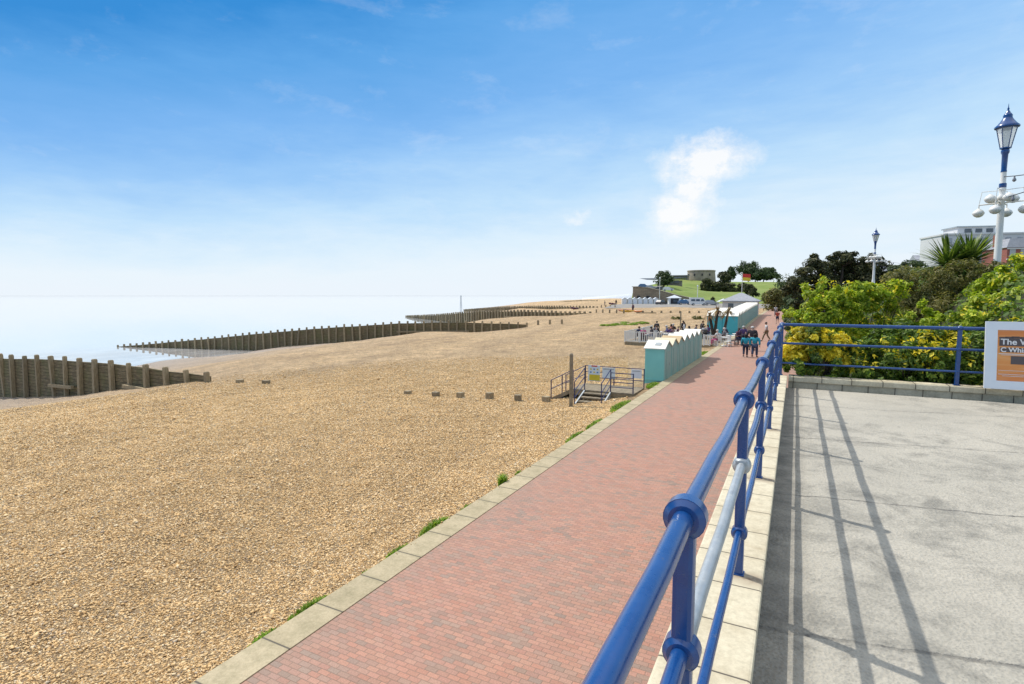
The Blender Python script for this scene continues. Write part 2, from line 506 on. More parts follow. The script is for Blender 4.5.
def mat_slab(name, c1, c2, stain, axis, pitch, joint=0.006, rough=0.85):
    """cast slabs laid end to end along axis 0 or 1"""
    m, t, b = new_mat(name)
    P = t.pos()
    x = t.xyz(P)
    k = t.math('DIVIDE', x[axis], pitch)
    idx = t.math('FLOOR', k)
    fr = t.math('SUBTRACT', k, idx)
    wn = t.n('ShaderNodeTexWhiteNoise', noise_dimensions='1D')
    t.put(wn.inputs['W'], idx)
    d = t.math('MULTIPLY', t.math('MINIMUM', fr, t.math('SUBTRACT', 1.0, fr)), pitch)
    j = t.ramp(t.math('MULTIPLY', d, 20), [(joint * 20 * 0.6, 0.0), (joint * 20 * 1.5, 1.0)])
    base = t.mix(t.math('ADD', t.math('MULTIPLY', wn.outputs['Value'], 0.6), t.math('MULTIPLY', t.noise(P, 6, 5, 0.7), 0.5)), c1, c2)
    s = t.ramp(t.noise(P, 2.4, 9, 0.78), [(0.44, 0.0), (0.68, 1.0)])
    base = t.mix(t.math('MULTIPLY', s, 0.75), base, stain)
    base = t.mix(0.45, base, t.ramp(t.noise(P, 28, 8, 0.8), [(0.35, (0.6, 0.58, 0.53)), (0.6, (1.15, 1.15, 1.15))]), 'MULTIPLY')
    jd = t.math('MULTIPLY', t.ramp(t.math('MULTIPLY', d, 8), [(0.05, 1.0), (0.5, 0.0)]), t.noise(P, 9, 6, 0.7))
    base = t.mix(t.math('MULTIPLY', jd, 0.6), base, stain)
    if axis == 1 and pitch < 0.5:      # rusty weeping below the posts
        for py in (1.38, 3.10, 4.87, 6.75, 8.62):
            dd = t.vmath('LENGTH', t.vmath('MULTIPLY', t.vmath('SUBTRACT', P, (-0.17, py - 0.03, 2.8)), (1.0, 1.6, 0)), out=1)
            rs_ = t.math('MULTIPLY', t.ramp(dd, [(0.02, 1.0), (0.17, 0.0)]), t.ramp(t.noise(P, 14, 6, 0.75), [(0.35, 0.2), (0.6, 1.0)]))
            base = t.mix(t.math('MULTIPLY', rs_, 0.85), base, (0.17, 0.085, 0.04))
    base = t.mix(j, (0.10, 0.085, 0.065), base)
    t.put(b.inputs['Base Color'], base)
    b.inputs['Roughness'].default_value = rough
    h = t.math('ADD', j, t.math('MULTIPLY', t.noise(P, 45, 5, 0.7), 0.35))
    t.put(b.inputs['Normal'], t.bump(h, 0.5, 0.008))
    return m
M['kerb'] = mat_slab('kerb_stone', (0.50, 0.42, 0.275), (0.41, 0.34, 0.215), (0.25, 0.215, 0.12), 1, 0.88, 0.011)
M['coping'] = mat_slab('cream_coping', (0.69, 0.62, 0.46), (0.61, 0.54, 0.39), (0.46, 0.38, 0.25), 1, 0.37, 0.004)
M['coping_x'] = mat_slab('grey_coping', (0.74, 0.66, 0.48), (0.62, 0.55, 0.39), (0.40, 0.34, 0.23), 0, 0.46, 0.006)

def mat_blue():
    m, t, b = new_mat('blue_gloss_paint')
    P = t.obj()
    chip = t.ramp(t.noise(P, 26, 8, 0.8), [(0.61, 0.0), (0.64, 1.0)])
    wear = t.ramp(t.noise(P, 9, 6, 0.7), [(0.35, 0.0), (0.75, 1.0)])
    c = t.mix(t.math('MULTIPLY', wear, 0.55), (0.005, 0.048, 0.190), (0.010, 0.086, 0.285))
    c = t.mix(t.math('MULTIPLY', chip, 0.6), c, (0.10, 0.12, 0.17))
    rust = t.ramp(t.noise(P, 3.2, 8, 0.8), [(0.66, 0.0), (0.73, 1.0)])
    c = t.mix(t.math('MULTIPLY', rust, 0.55), c, (0.07, 0.05, 0.05))
    t.put(b.inputs['Base Color'], c)
    t.put(b.inputs['Roughness'], t.ramp(wear, [(0, 0.22), (1, 0.42)]))
    b.inputs['Coat Weight'].default_value = 0.4
    b.inputs['Coat Roughness'].default_value = 0.15
    t.put(b.inputs['Normal'], t.bump(t.noise(P, 22, 4), 0.25, 0.004))
    return m
M['blue'] = mat_blue()
M['blue_dark'] = pm('navy_rail_paint', (0.018, 0.026, 0.10), (0.03, 0.04, 0.13), rough=0.4)
M['galv'] = pm('galvanised_steel', (0.50, 0.53, 0.54), (0.36, 0.39, 0.41), 9, metal=0.55, rr=(0.35, 0.6), bump=0.1)

def mat_groyne():
    m, t, b = new_mat('weathered_groyne_timber')
    P = t.pos()
    x = t.xyz(P)
    g = t.noise(t.vmath('MULTIPLY', P, (1.0, 1.0, 7.0)), 2.2, 6, 0.7)
    c = t.ramp(g, [(0.25, (0.05, 0.04, 0.022)), (0.5, (0.17, 0.13, 0.07)), (0.75, (0.36, 0.28, 0.16))])
    moss = t.ramp(t.noise(P, 0.7, 5, 0.7), [(0.45, 0.0), (0.65, 1.0)])
    c = t.mix(t.math('MULTIPLY', moss, 0.5), c, (0.13, 0.14, 0.045))
    k = t.math('DIVIDE', x[2], 0.28)
    fr = t.math('SUBTRACT', k, t.math('FLOOR', k))
    line = t.ramp(t.math('MINIMUM', fr, t.math('SUBTRACT', 1.0, fr)), [(0.03, 0.35), (0.10, 1.0)])
    c = t.mix(1.0, c, line, 'MULTIPLY')
    t.put(b.inputs['Base Color'], c)
    b.inputs['Roughness'].default_value = 0.85
    t.put(b.inputs['Normal'], t.bump(g, 0.6, 0.03))
    return m
M['groyne'] = mat_groyne()
def mat_gpost():
    m, t, b = new_mat('weathered_groyne_post')
    P = t.pos()
    g = t.noise(t.vmath('MULTIPLY', P, (6.0, 6.0, 1.0)), 2.5, 6, 0.7)
    c = t.ramp(g, [(0.25, (0.17, 0.125, 0.07)), (0.5, (0.36, 0.28, 0.165)), (0.75, (0.52, 0.43, 0.28))])
    oi = t.n('ShaderNodeObjectInfo')
    c = t.mix(t.math('MULTIPLY', oi.outputs['Random'], 0.55), c, (0.09, 0.075, 0.05))
    t.put(b.inputs['Base Color'], c)
    b.inputs['Roughness'].default_value = 0.85
    t.put(b.inputs['Normal'], t.bump(g, 0.6, 0.03))
    return m
M['gpost'] = mat_gpost()
M['driftwood'] = pm('grey_bleached_timber', (0.34, 0.28, 0.19), (0.17, 0.135, 0.09), 5, bump=0.4, rough=0.85)
M['teal'] = pm('teal_hut_paint', (0.25, 0.64, 0.58), (0.21, 0.57, 0.52), 1.2, rough=0.5)
M['teal_deep'] = pm('deep_turquoise_paint', (0.08, 0.50, 0.56), (0.06, 0.43, 0.50), 1.2, rough=0.5)
M['hut_door'] = pm('pale_sage_paint', (0.35, 0.54, 0.48), (0.30, 0.48, 0.43), 1.2, rough=0.55)
M['white'] = pm('white_gloss_paint', (0.80, 0.79, 0.75), (0.70, 0.69, 0.64), 2.0, rough=0.45)
M['roof_white'] = pm('white_roof_felt', (0.84, 0.82, 0.75), (0.74, 0.71, 0.62), 2.5, rough=0.8)
M['roof_tan'] = pm('tan_roof_felt', (0.60, 0.45, 0.26), (0.50, 0.37, 0.21), 2.5, rough=0.8)
M['roof_cream'] = pm('cream_roof_felt', (0.74, 0.66, 0.48), (0.64, 0.56, 0.39), 2.5, rough=0.8)
M['dark'] = pm('dark_void', (0.03, 0.03, 0.035), rough=0.6)
M['rubber'] = pm('black_rubber', (0.02, 0.02, 0.022), rough=0.8)
M['black'] = pm('black_cloth', (0.022, 0.022, 0.028), (0.035, 0.03, 0.035), rough=0.85)
M['glass'] = pm('dark_window_glass', (0.06, 0.075, 0.09), (0.10, 0.12, 0.14), 0.6, rough=0.12)
M['steel'] = pm('brushed_steel', (0.55, 0.56, 0.57), (0.4, 0.41, 0.42), 6, metal=0.8, rough=0.35)
M['stone_wall'] = None
def mat_ashlar():
    m, t, b = new_mat('sea_wall_stone')
    v = t.obj()
    x = t.xyz(v)
    uv = t.comb(t.math('ADD', x[0], x[1]), x[2])
    br = t.n('ShaderNodeTexBrick')
    t.put(br.inputs['Vector'], uv)
    br.inputs['Scale'].default_value = 1.0
    br.inputs['Brick Width'].default_value = 1.2
    br.inputs['Row Height'].default_value = 0.5
    br.inputs['Mortar Size'].default_value = 0.03
    t.put(br.inputs['Color1'], (0.34, 0.27, 0.19))
    t.put(br.inputs['Color2'], (0.26, 0.20, 0.14))
    t.put(br.inputs['Mortar'], (0.15, 0.12, 0.09))
    c = t.mix(t.ramp(t.noise(v, 0.35, 6, 0.7), [(0.4, 0.0), (0.7, 0.6)]), br.outputs['Color'], (0.18, 0.14, 0.11))
    t.put(b.inputs['Base Color'], c)
    b.inputs['Roughness'].default_value = 0.9
    return m
M['stone_wall'] = mat_ashlar()
M['tower'] = pm('tower_render', (0.38, 0.32, 0.24), (0.22, 0.18, 0.14), 0.5, rough=0.9, bump=0.3, bscale=3)
M['lawn'] = None
def mat_lawn():
    m, t, b = new_mat('hill_grass')
    P = t.pos()
    c = t.mix(t.ramp(t.noise(P, 0.12, 6, 0.7), [(0.35, 0.0), (0.65, 1.0)]), (0.15, 0.22, 0.03), (0.25, 0.28, 0.06))
    c = t.mix(t.math('MULTIPLY', t.noise(P, 3.0, 4), 0.5), c, (0.11, 0.18, 0.03))
    t.put(b.inputs['Base Color'], c)
    b.inputs['Roughness'].default_value = 0.9
    return m
M['lawn'] = mat_lawn()
M['earth'] = pm('dark_earth', (0.030, 0.028, 0.012), (0.02, 0.024, 0.008), 2, rough=0.95, bump=0.5, bscale=8)
M['asphalt'] = pm('pale_asphalt', (0.30, 0.28, 0.25), (0.22, 0.20, 0.18), 0.8, rough=0.9, world=True)
M['inland'] = pm('inland_ground', (0.20, 0.21, 0.12), (0.14, 0.16, 0.08), 0.05, rough=0.95, world=True)

def mat_sea():
    m, t, b = new_mat('calm_bright_sea')
    P = t.pos()
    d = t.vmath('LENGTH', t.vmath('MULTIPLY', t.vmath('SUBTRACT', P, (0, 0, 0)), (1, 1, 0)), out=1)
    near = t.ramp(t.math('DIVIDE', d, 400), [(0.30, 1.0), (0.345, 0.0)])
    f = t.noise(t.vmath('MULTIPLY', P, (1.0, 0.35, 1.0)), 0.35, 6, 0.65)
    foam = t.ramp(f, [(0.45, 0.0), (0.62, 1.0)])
    c = t.mix(t.math('MULTIPLY', near, 0.85), (0.70, 0.73, 0.765), t.mix(foam, (0.45, 0.41, 0.385), (0.66, 0.64, 0.62)))  # far water paled to the sky's tone, haze painted into its colour
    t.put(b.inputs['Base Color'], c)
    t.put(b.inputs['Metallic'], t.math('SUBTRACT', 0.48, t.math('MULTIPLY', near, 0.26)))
    b.inputs['Roughness'].default_value = 0.03
    t.put(b.inputs['Normal'], t.bump(t.math('MULTIPLY', t.noise(t.vmath('MULTIPLY', P, (1.0, 0.4, 1.0)), 0.8, 4), near), 0.03, 0.03))
    return m
M['sea'] = mat_sea()

def leaf_mat(name, stops, trans=0.35, rough=0.5):
    m, t, b = new_mat(name)
    g = t.n('ShaderNodeNewGeometry')
    c = t.ramp(g.outputs['Random Per Island'], stops)
    big = t.ramp(t.noise(t.pos(), 2.4, 5, 0.65), [(0.34, (0.56, 0.60, 0.58)), (0.64, (1.3, 1.27, 1.15))])
    c = t.mix(1.0, c, big, 'MULTIPLY')
    t.put(b.inputs['Base Color'], c)
    b.inputs['Roughness'].default_value = rough
    b.inputs['Specular IOR Level'].default_value = 0.3
    tr = t.n('ShaderNodeBsdfTranslucent')
    t.put(tr.inputs['Color'], t.mix(1.0, c, (1.15, 1.25, 0.6), 'MULTIPLY'))
    mx = t.n('ShaderNodeMixShader')
    mx.inputs[0].default_value = trans
    t.link(b.outputs[0], mx.inputs[1])
    t.link(tr.outputs[0], mx.inputs[2])
    t.link(mx.outputs[0], m.node_tree.nodes['Material Output'].inputs['Surface'])
    return m
M['leaf_bright'] = leaf_mat('bright_lime_leaves', [(0, (0.13, 0.22, 0.012)), (0.3, (0.27, 0.38, 0.02)), (0.7, (0.45, 0.52, 0.035)), (1, (0.60, 0.62, 0.08))])
M['leaf_mid'] = leaf_mat('mid_green_leaves', [(0, (0.045, 0.09, 0.013)), (0.4, (0.095, 0.17, 0.022)), (0.8, (0.19, 0.275, 0.036)), (1, (0.31, 0.37, 0.06))])
M['leaf_yellow'] = leaf_mat('golden_yellow_leaves', [(0, (0.50, 0.42, 0.02)), (0.5, (0.76, 0.60, 0.03)), (1, (0.86, 0.74, 0.10))])
M['leaf_olive'] = leaf_mat('olive_brown_leaves', [(0, (0.06, 0.075, 0.02)), (0.4, (0.15, 0.15, 0.045)), (0.75, (0.26, 0.235, 0.08)), (1, (0.36, 0.30, 0.13))])
M['leaf_pine'] = leaf_mat('dark_pine_needles', [(0, (0.022, 0.030, 0.012)), (0.5, (0.055, 0.066, 0.023)), (0.85, (0.11, 0.11, 0.038)), (1, (0.18, 0.155, 0.06))], 0.15)
M['leaf_dark'] = leaf_mat('far_dark_leaves', [(0, (0.03, 0.055, 0.022)), (0.5, (0.055, 0.09, 0.03)), (1, (0.12, 0.16, 0.06))], 0.2)
M['leaf_palm'] = leaf_mat('palm_blades', [(0, (0.03, 0.06, 0.012)), (0.5, (0.09, 0.15, 0.03)), (1, (0.26, 0.32, 0.08))], 0.3, 0.4)
M['leaf_dead'] = leaf_mat('dead_palm_blades', [(0, (0.12, 0.06, 0.03)), (0.5, (0.28, 0.14, 0.06)), (1, (0.30, 0.26, 0.10))], 0.2)
M['leaf_weed'] = leaf_mat('weed_blades', [(0, (0.10, 0.20, 0.02)), (0.5, (0.25, 0.40, 0.04)), (1, (0.45, 0.50, 0.12))], 0.35)
M['bark'] = pm('rough_bark', (0.09, 0.065, 0.045), (0.045, 0.033, 0.024), 6, rough=0.95, bump=0.6, bscale=20)
M['twig'] = pm('shrub_stems', (0.07, 0.055, 0.035), (0.03, 0.028, 0.015), 6, rough=0.95)

# ------------------------------------------------------------------ the setting
# land under everything and the sea, both reaching the horizon
me = bpy.data.meshes.new('ground')
me.from_pydata([(-4, -200, -0.9), (9000, -200, -0.9), (9000, 9000, -0.9), (-4, 9000, -0.9)], [], [(0, 1, 2, 3)])
struct(link('ground', me, M['inland']))
me = bpy.data.meshes.new('sea')
me.from_pydata([(-16000, -3000, -6.0), (-4, -3000, -6.0), (-4, 16000, -6.0), (-16000, 16000, -6.0)], [], [(0, 1, 2, 3)])
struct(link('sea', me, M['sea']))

xs = np.concatenate([np.arange(-400, -240, 20.0), np.arange(-240, -110, 6.0), np.arange(-110, -40, 1.5), np.arange(-40, -14, 0.6), np.arange(-14, -5.79, 0.2), [-5.79]])
ts = np.concatenate([np.arange(-30, 0, 2.0), np.arange(0, 35, 0.4), np.arange(35, 110, 1.5), np.arange(110, 260, 4), np.arange(260, 760, 25)])
def bz(X, T):
    z = beach_z(X, T)
    rng = np.random.default_rng(3)
    return z
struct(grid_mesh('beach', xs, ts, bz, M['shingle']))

# loose pebbles on the near part of the beach: one countless mass
def pebbles():
    rng = np.random.default_rng(11)
    n0 = 4600000
    x = -5.66 - rng.uniform(0, 1, n0) * 37
    t = 1.0 + rng.uniform(0, 1, n0) * 43
    d = np.hypot(x, t)
    ang = np.degrees(np.arctan2(-x, t)) - 27.3
    keep = (ang < 46) & (ang > -12) & (d < 44) & ((x < -5.80) | (rng.uniform(0, 1, n0) < 0.05 * np.exp((-5.80 - x) / 0.05))) & (rng.uniform(0, 1, n0) < (1.0 / (1 + 0.034 * d) ** 2) * np.clip((44 - d) / 16, 0, 1))
    x, t, d = x[keep], t[keep], d[keep]
    n = len(x)
    s = rng.lognormal(math.log(0.0105), 0.36, n) * (1 + 0.034 * d)
    z = np.where(x > -5.80, 0.012, beach_z(x, t)) + (0.15 + 0.5 * rng.uniform(0, 1, n) ** 3) * s
    base = np.array([(1, 0, 0), (-1, 0, 0), (0, 1, 0), (0, -1, 0), (0, 0, 1), (0, 0, -1)], float)
    ax = np.stack([s * rng.uniform(0.8, 1.5, n), s * rng.uniform(0.7, 1.1, n), s * rng.uniform(0.4, 0.75, n)], 1)
    V = base[None] * ax[:, None, :]
    a = rng.uniform(0, 2 * PI, n)
    tilt = rng.normal(0, 0.35, n)
    ca, sa, ct, st = np.cos(a), np.sin(a), np.cos(tilt), np.sin(tilt)
    X, Y, Z = V[..., 0], V[..., 1], V[..., 2]
    X, Z = X * ct[:, None] - Z * st[:, None], X * st[:, None] + Z * ct[:, None]
    X, Y = X * ca[:, None] - Y * sa[:, None], X * sa[:, None] + Y * ca[:, None]
    V = np.stack([X + x[:, None], Y + t[:, None], Z + z[:, None]], 2).reshape(-1, 3)
    tri = np.array([(0, 2, 4), (2, 1, 4), (1, 3, 4), (3, 0, 4), (2, 0, 5), (1, 2, 5), (3, 1, 5), (0, 3, 5)])
    Fq = (tri[None] + 6 * np.arange(n)[:, None, None]).reshape(-1, 3)
    o = link('shingle', np_mesh('shingle', V, Fq, True), M['pebbles'])
    tag(o, 'loose tan flint pebbles covering the beach beside the kerb', 'shingle', kind='stuff')
pebbles()

# promenade, kerb of long stones on its beach side
tsp = np.concatenate([np.arange(-12, 50, 4.0), np.arange(50, 200, 5.0)])
struct(grid_mesh('promenade', np.array([-5.32, -3, -0.55]), tsp, lambda X, T: zp(T), M['paving']))
def strip(name, x0, x1, z0, z1, mat, ts=tsp):
    """a solid strip following the promenade's level"""
    b = MB()
    k = 0
    for t in ts:
        z = float(zp(t))
        b.v += [(x0, t, z + z0), (x1, t, z + z0), (x1, t, z + z1), (x0, t, z + z1)]
        if k:
            o = 4 * k
            for i in range(4):
                j = (i + 1) % 4
                b.f.append((o - 4 + i, o - 4 + j, o + j, o + i))
                b.sm.append(False)
        k += 1
    b.f += [(0, 1, 2, 3), tuple(4 * (k - 1) + i for i in (3, 2, 1, 0))]
    b.sm += [False, False]
    return struct(b.build(name, mat))
strip('kerb', -5.80, -5.318, -0.35, 0.012, M['kerb'])
# promenade continues wider beyond the terrace
struct(grid_mesh('path', np.array([-0.55, 0.4, 1.4]), np.concatenate([np.arange(12.2, 50, 4), np.arange(50, 200, 5.0)]), lambda X, T: zp(T) - 0.004, M['paving']))

# raised terrace slab, its seaward retaining wall is the low wall below
me = MB().box((11.9, -2.9, 1.31), (24.06, 28.0, 2.616)).build('terrace', M['terrace'])
struct(me)

# planted bank rising from the promenade to the upper parade
xb = np.array([0.35, 0.6, 1.2, 2.0, 3.0, 4.0, 4.8, 5.4, 8, 14])
tb = np.concatenate([[11.62], np.arange(12, 60, 2.0), np.arange(60, 200, 8.0)])
def bankz(X, T):
    f = smooth(0.35, 5.2, X)
    near = smooth(18, 13, T) * smooth(0.3, 0.55, X)
    z = zp(T) * (1 - f) + (0.05 + f * 4.95)
    return np.maximum(z, near * (2.35 + 2.3 * smooth(0.6, 4.6, X) * smooth(11.8, 15.5, T)))
struct(grid_mesh('bank', xb, tb, bankz, M['earth']))
me = MB().box((260, 110, 2.4), (493, 197, 5.0)).build('upper_ground', M['inland'])
struct(me)
struct(MB().box((9.2, 110, 4.93), (8.0, 196, 0.1)).build('upper_path', M['asphalt']))

# far end: car park strip, then the grassy hill
hx = np.concatenate([np.arange(-66, 30, 1.5), np.arange(30, 90, 6)])
ht = np.concatenate([np.arange(184, 330, 1.5), np.arange(330, 460, 8)])
def hz(X, T):
    z = hill_z(X, T)
    wl = np.interp(X, [-53.5, -52.0, -46.5, -41.8, -36.5, -31.0, -24, 30], [196.5, 195.4, 194.1, 193.4, 191.6, 189.9, 186, 186])
    f = smooth(-0.2, 0.6, T - wl)
    f = np.where(X > -30, smooth(-2, 14, T - wl), f)
    z = z * f + 1.35 * (1 - f)
    z = np.where(X < -53.0 - 0.16 * (T - 196), -4.0, z)
    return z
struct(grid_mesh('hill', hx, ht, hz, M['lawn']))
struct(grid_mesh('car_park', np.array([-47, -30, -12, -5.7]), np.array([146, 150, 153, 156, 166, 186.0]), lambda X, T: 1.5 + 0.004 * (T - 160) - 0.7 * smooth(153, 147, T) + 0 * X, M['asphalt']))
struct(grid_mesh('ramp', np.array([-51.0, -49, -47]), np.array([196.6, 200, 210, 222.0]), lambda X, T: hz(X, T) + 0.1, M['asphalt']))
# pale chalk headland far down the coast, haze mixed into its colour
b = MB()
hxs = [(-330, 900, 0.6), (-316, 900, 3.0), (-300, 905, 5.5), (-284, 905, 8), (-270, 910, 9.5), (-250, 915, 13), (-215, 930, 17), (-150, 960, 22), (0, 1000, 24)]
for x, y, z in hxs:
    z = z * 0.6 - 1.5
    b.v += [(x, y, -8), (x, y + 4, z), (x + 60, y + 300, z)]
for i in range(len(hxs) - 1):
    o = 3 * i
    b.f += [(o, o + 3, o + 4, o + 1), (o + 1, o + 4, o + 5, o + 2)]
    b.sm += [True, True]
M['chalk'] = pm('hazy_headland', (0.74, 0.75, 0.76), (0.82, 0.83, 0.83), 0.05, rough=1.0)
struct(b.build('headland', M['chalk']))

# ------------------------------------------------------------------ terrace edge: low walls and the blue railings
TZ, CZ = 2.62, 2.80
wl = thing('low_wall', 'cream stone topped low wall along the seaward edge of the terrace', 'low wall', (-0.3, 5, 0))
MB().box((-0.28, 4.35, 1.37), (0.30, 14.06, 2.72)).build('wall', pm('wall_render', (0.40, 0.36, 0.28), (0.27, 0.25, 0.2), 1.5, bump=0.3), wl)
MB().rbox((-0.28, 4.38, 2.765), (0.36, 14.1, 0.07), 0.012).build('coping', M['coping'], wl)
wb = thing('low_wall', 'weathered grey brick low wall along the planted back edge of the terrace', 'low wall', (4, 11.5, 2.62))
MB().box((5.6, 11.46, 2.56), (11.36, 0.30, 0.30)).build('wall', mat_slab('grey_wall_course', (0.66, 0.58, 0.42), (0.54, 0.48, 0.34), (0.34, 0.29, 0.2), 0, 0.39, 0.006), wb)
MB().rbox((5.62, 11.45, 2.755), (11.4, 0.34, 0.09), 0.010).build('coping', M['coping_x'], wb)

RX, ZT, ZM, ZL = -0.225, 3.75, 3.40, 3.03
def collar(b, c, axis, r, w):
    c = Vector(c)
    a = Vector(axis).normalized()
    b.tube(c - a * w / 2, c + a * w / 2, r, n=20)
    b.tube(c - a * (w / 2 + 0.012), c - a * w / 2, r * 0.72, r * 0.97, n=20)
    b.tube(c + a * w / 2, c + a * (w / 2 + 0.012), r * 0.97, r * 0.72, n=20)
rs = thing('railing', 'blue tubular railing running beside the promenade, one middle rail bare grey', 'railing', (RX, 5, CZ))
side_posts = [-2.2, -0.42, 1.38, 3.10, 4.87, 6.75, 8.62, 10.3]
for i, t_ in enumerate(side_posts):
    b = MB()
    b.rbox((RX, t_, (CZ + ZT) / 2), (0.052, 0.048, ZT - CZ), 0.012)
    b.rbox((RX, t_, CZ + 0.004), (0.064, 0.06, 0.008), 0.003)
    po = b.build('post', M['blue'], rs)
    for z, r in ((ZT, 0.052), (ZM, 0.046), (ZL, 0.041)):
        b = MB()
        collar(b, (RX, t_, z), (0, 1, 0), r, 0.042)
        if i == 3 and z == ZM:
            for k in range(4):
                w_ = PI / 4 + k * PI / 2
                b.tube((RX + 0.036 * math.cos(w_), t_ - 0.04, z + 0.036 * math.sin(w_)), (RX + 0.036 * math.cos(w_), t_ + 0.04, z + 0.036 * math.sin(w_)), 0.006, n=6)
        c = b.build('collar', M['galv'] if (i == 3 and z == ZM) else M['blue'], po)
        if i == 3 and z == ZM:
            c['label'] = 'bare galvanised bolted collar'
ends = [-3.2] + side_posts + [11.46]
for k in range(len(ends) - 1):
    a, c = ends[k], ends[k + 1]
    for z, r in ((ZT, 0.0255), (ZM, 0.0215), (ZL, 0.018)):
        bare = abs(a - 1.38) < 0.01 and z == ZM
        jg = random.Random(k * 7 + int(z * 100))
        b = MB()
        N_ = 6
        pts = [(RX + jg.uniform(-.0025, .0025) + 0.002 * math.sin(i * 1.3 + k), a + (c - a) * i / N_, z + jg.uniform(-.002, .002) - 0.004 * math.sin(PI * i / N_)) for i in range(N_ + 1)]
        for i in range(N_):
            b.tube(pts[i], pts[i + 1], r, n=18, caps=i in (0, N_ - 1))
        o = b.build({ZT: 'top_rail', ZM: 'middle_rail', ZL: 'lower_rail'}[z], M['galv'] if bare else M['blue'], rs)
        if bare:
            o['label'] = 'bare grey replacement rail'
rb = thing('railing', 'blue tubular railing across the back of the terrace before the shrubs', 'railing', (4, 11.46, CZ))
BY = 11.46
for i, x_ in enumerate((RX, 2.42, 4.9, 7.4, 9.9)):
    b = MB()
    b.rbox((x_, BY, (CZ + ZT) / 2), (0.06, 0.06, ZT - CZ), 0.012)
    b.rbox((x_, BY, CZ + 0.008), (0.09, 0.09, 0.016), 0.006)
    b.ball((x_, BY, ZT + 0.004), (0.047, 0.047, 0.04), 14, 9)
    po = b.build('post', M['blue'], rb)
    for z, r in ((ZM, 0.042), (ZL, 0.038)):
        b = MB()
        collar(b, (x_, BY, z), (1, 0, 0), r, 0.03)
        b.build('collar', M['blue'], po)
for z, r, nm in ((ZT, 0.0295, 'top_rail'), (ZM, 0.021, 'middle_rail'), (ZL, 0.0175, 'lower_rail')):
    MB().tube((RX, BY, z), (11, BY, z), r, n=14).build(nm, M['blue'], rb)

# ------------------------------------------------------------------ framed poster leaning on the back railing
sx0, sx1, sz0, sz1, sy0, sy1 = 2.70, 3.62, 2.825, 3.88, 11.16, 11.30
ps = thing('poster_board', 'white framed board with an orange poster, leaning on the blue back railing', 'poster board', (3.1, 11.2, 2.8))
def lean(x, z, d=0.0):
    f = (z - sz0) / (sz1 - sz0)
    return (x, sy0 + (sy1 - sy0) * f - 0.018 - d, z)
def panel(x0, x1, z0, z1, d, th):
    b = MB()
    pts = [lean(x0, z0, d), lean(x1, z0, d), lean(x1, z1, d), lean(x0, z1, d)]
    bk = [(p[0], p[1] + th, p[2]) for p in pts]
    return b.add(pts + bk, [(0, 1, 2, 3), (7, 6, 5, 4), (0, 4, 5, 1), (1, 5, 6, 2), (2, 6, 7, 3), (3, 7, 4, 0)])
M['frame_white'] = pm('pale_frame_enamel', (0.74, 0.77, 0.80), (0.66, 0.70, 0.75), 3, rough=0.35)
M['orange'] = None
def mat_poster():
    m, t, b = new_mat('orange_poster_print')
    v = t.obj()
    x = t.xyz(v)
    c = t.ramp(t.math('MULTIPLY', t.math('ADD', x[2], 0.0), 1.0), [(0.05, (0.62, 0.16, 0.04)), (0.25, (0.70, 0.24, 0.05)), (0.55, (0.74, 0.30, 0.07)), (1.0, (0.66, 0.20, 0.04))])
    band = t.noise(t.vmath('MULTIPLY', v, (0.6, 1, 9)), 3.0, 3)
    c = t.mix(t.ramp(band, [(0.5, 0.0), (0.62, 0.35)]), c, (0.80, 0.45, 0.18))
    t.put(b.inputs['Base Color'], c)
    b.inputs['Roughness'].default_value = 0.3
    return m
M['orange'] = mat_poster()
fr = MB()
for a in ((sx0, sx1, sz0, sz0 + 0.13), (sx0, sx1, sz1 - 0.13, sz1), (sx0, sx0 + 0.15, sz0 + 0.13, sz1 - 0.13), (sx1 - 0.15, sx1, sz0 + 0.13, sz1 - 0.13)):
    q = panel(*a, 0.012, 0.04)
    fr.add(q.v, q.f)
fr.build('frame', M['frame_white'], ps)
po = panel(sx0 + 0.15, sx1 - 0.15, sz0 + 0.13, sz1 - 0.13, 0.0, 0.006).build('poster', M['orange'], ps)
M['ink'] = pm('grey_brown_ink', (0.10, 0.075, 0.07), rough=0.4)
M['ink_white'] = pm('white_ink', (0.80, 0.78, 0.76), rough=0.4)
# block behind the lettering, rules and small print
b = MB()
for a in ((2.875, 3.45, 3.50, 3.625), (2.885, 3.45, 3.405, 3.475), (3.02, 3.45, 3.22, 3.345)):
    q = panel(*a, 0.003, 0.001)
    b.add(q.v, q.f)
for k in range(9):
    q = panel(2.87 + 0.015 * (k % 3), 2.93 + 0.015 * (k % 3) + 0.04, 3.62 + 0.004 * (k % 4), 3.64 + 0.006 * (k % 3), 0.004, 0.001)
    q.v = [(p[0] + k * 0.06, p[1], p[2]) for p in q.v]
    b.add(q.v, q.f)
b.build('print', M['ink'], po)
b = MB()
for a in ((2.87, 3.45, 3.372, 3.382), (2.90, 3.45, 3.356, 3.361), (2.87, 3.45, 3.055, 3.062), (2.92, 3.40, 3.03, 3.036), (2.87, 3.40, 3.115, 3.120)):
    q = panel(*a, 0.004, 0.001)
    b.add(q.v, q.f)
b.build('print_rule', M['ink_white'], po)
def letters(txt, x, z, size):
    cu = bpy.data.curves.new('lettering', 'FONT')
    cu.body = txt
    cu.size = size
    cu.offset = 0.003
    tmp = bpy.data.objects.new('lettering', cu)
    COL.objects.link(tmp)
    dg = bpy.context.evaluated_depsgraph_get()
    me = bpy.data.meshes.new_from_object(tmp.evaluated_get(dg))
    bpy.data.objects.remove(tmp)
    o = Vector(origin(po))
    for v in me.vertices:
        v.co = Vector(lean(x + v.co.x, z + v.co.y, 0.0065)) - o
    me.materials.clear()
    return link('lettering', me, M['ink_white'], po)
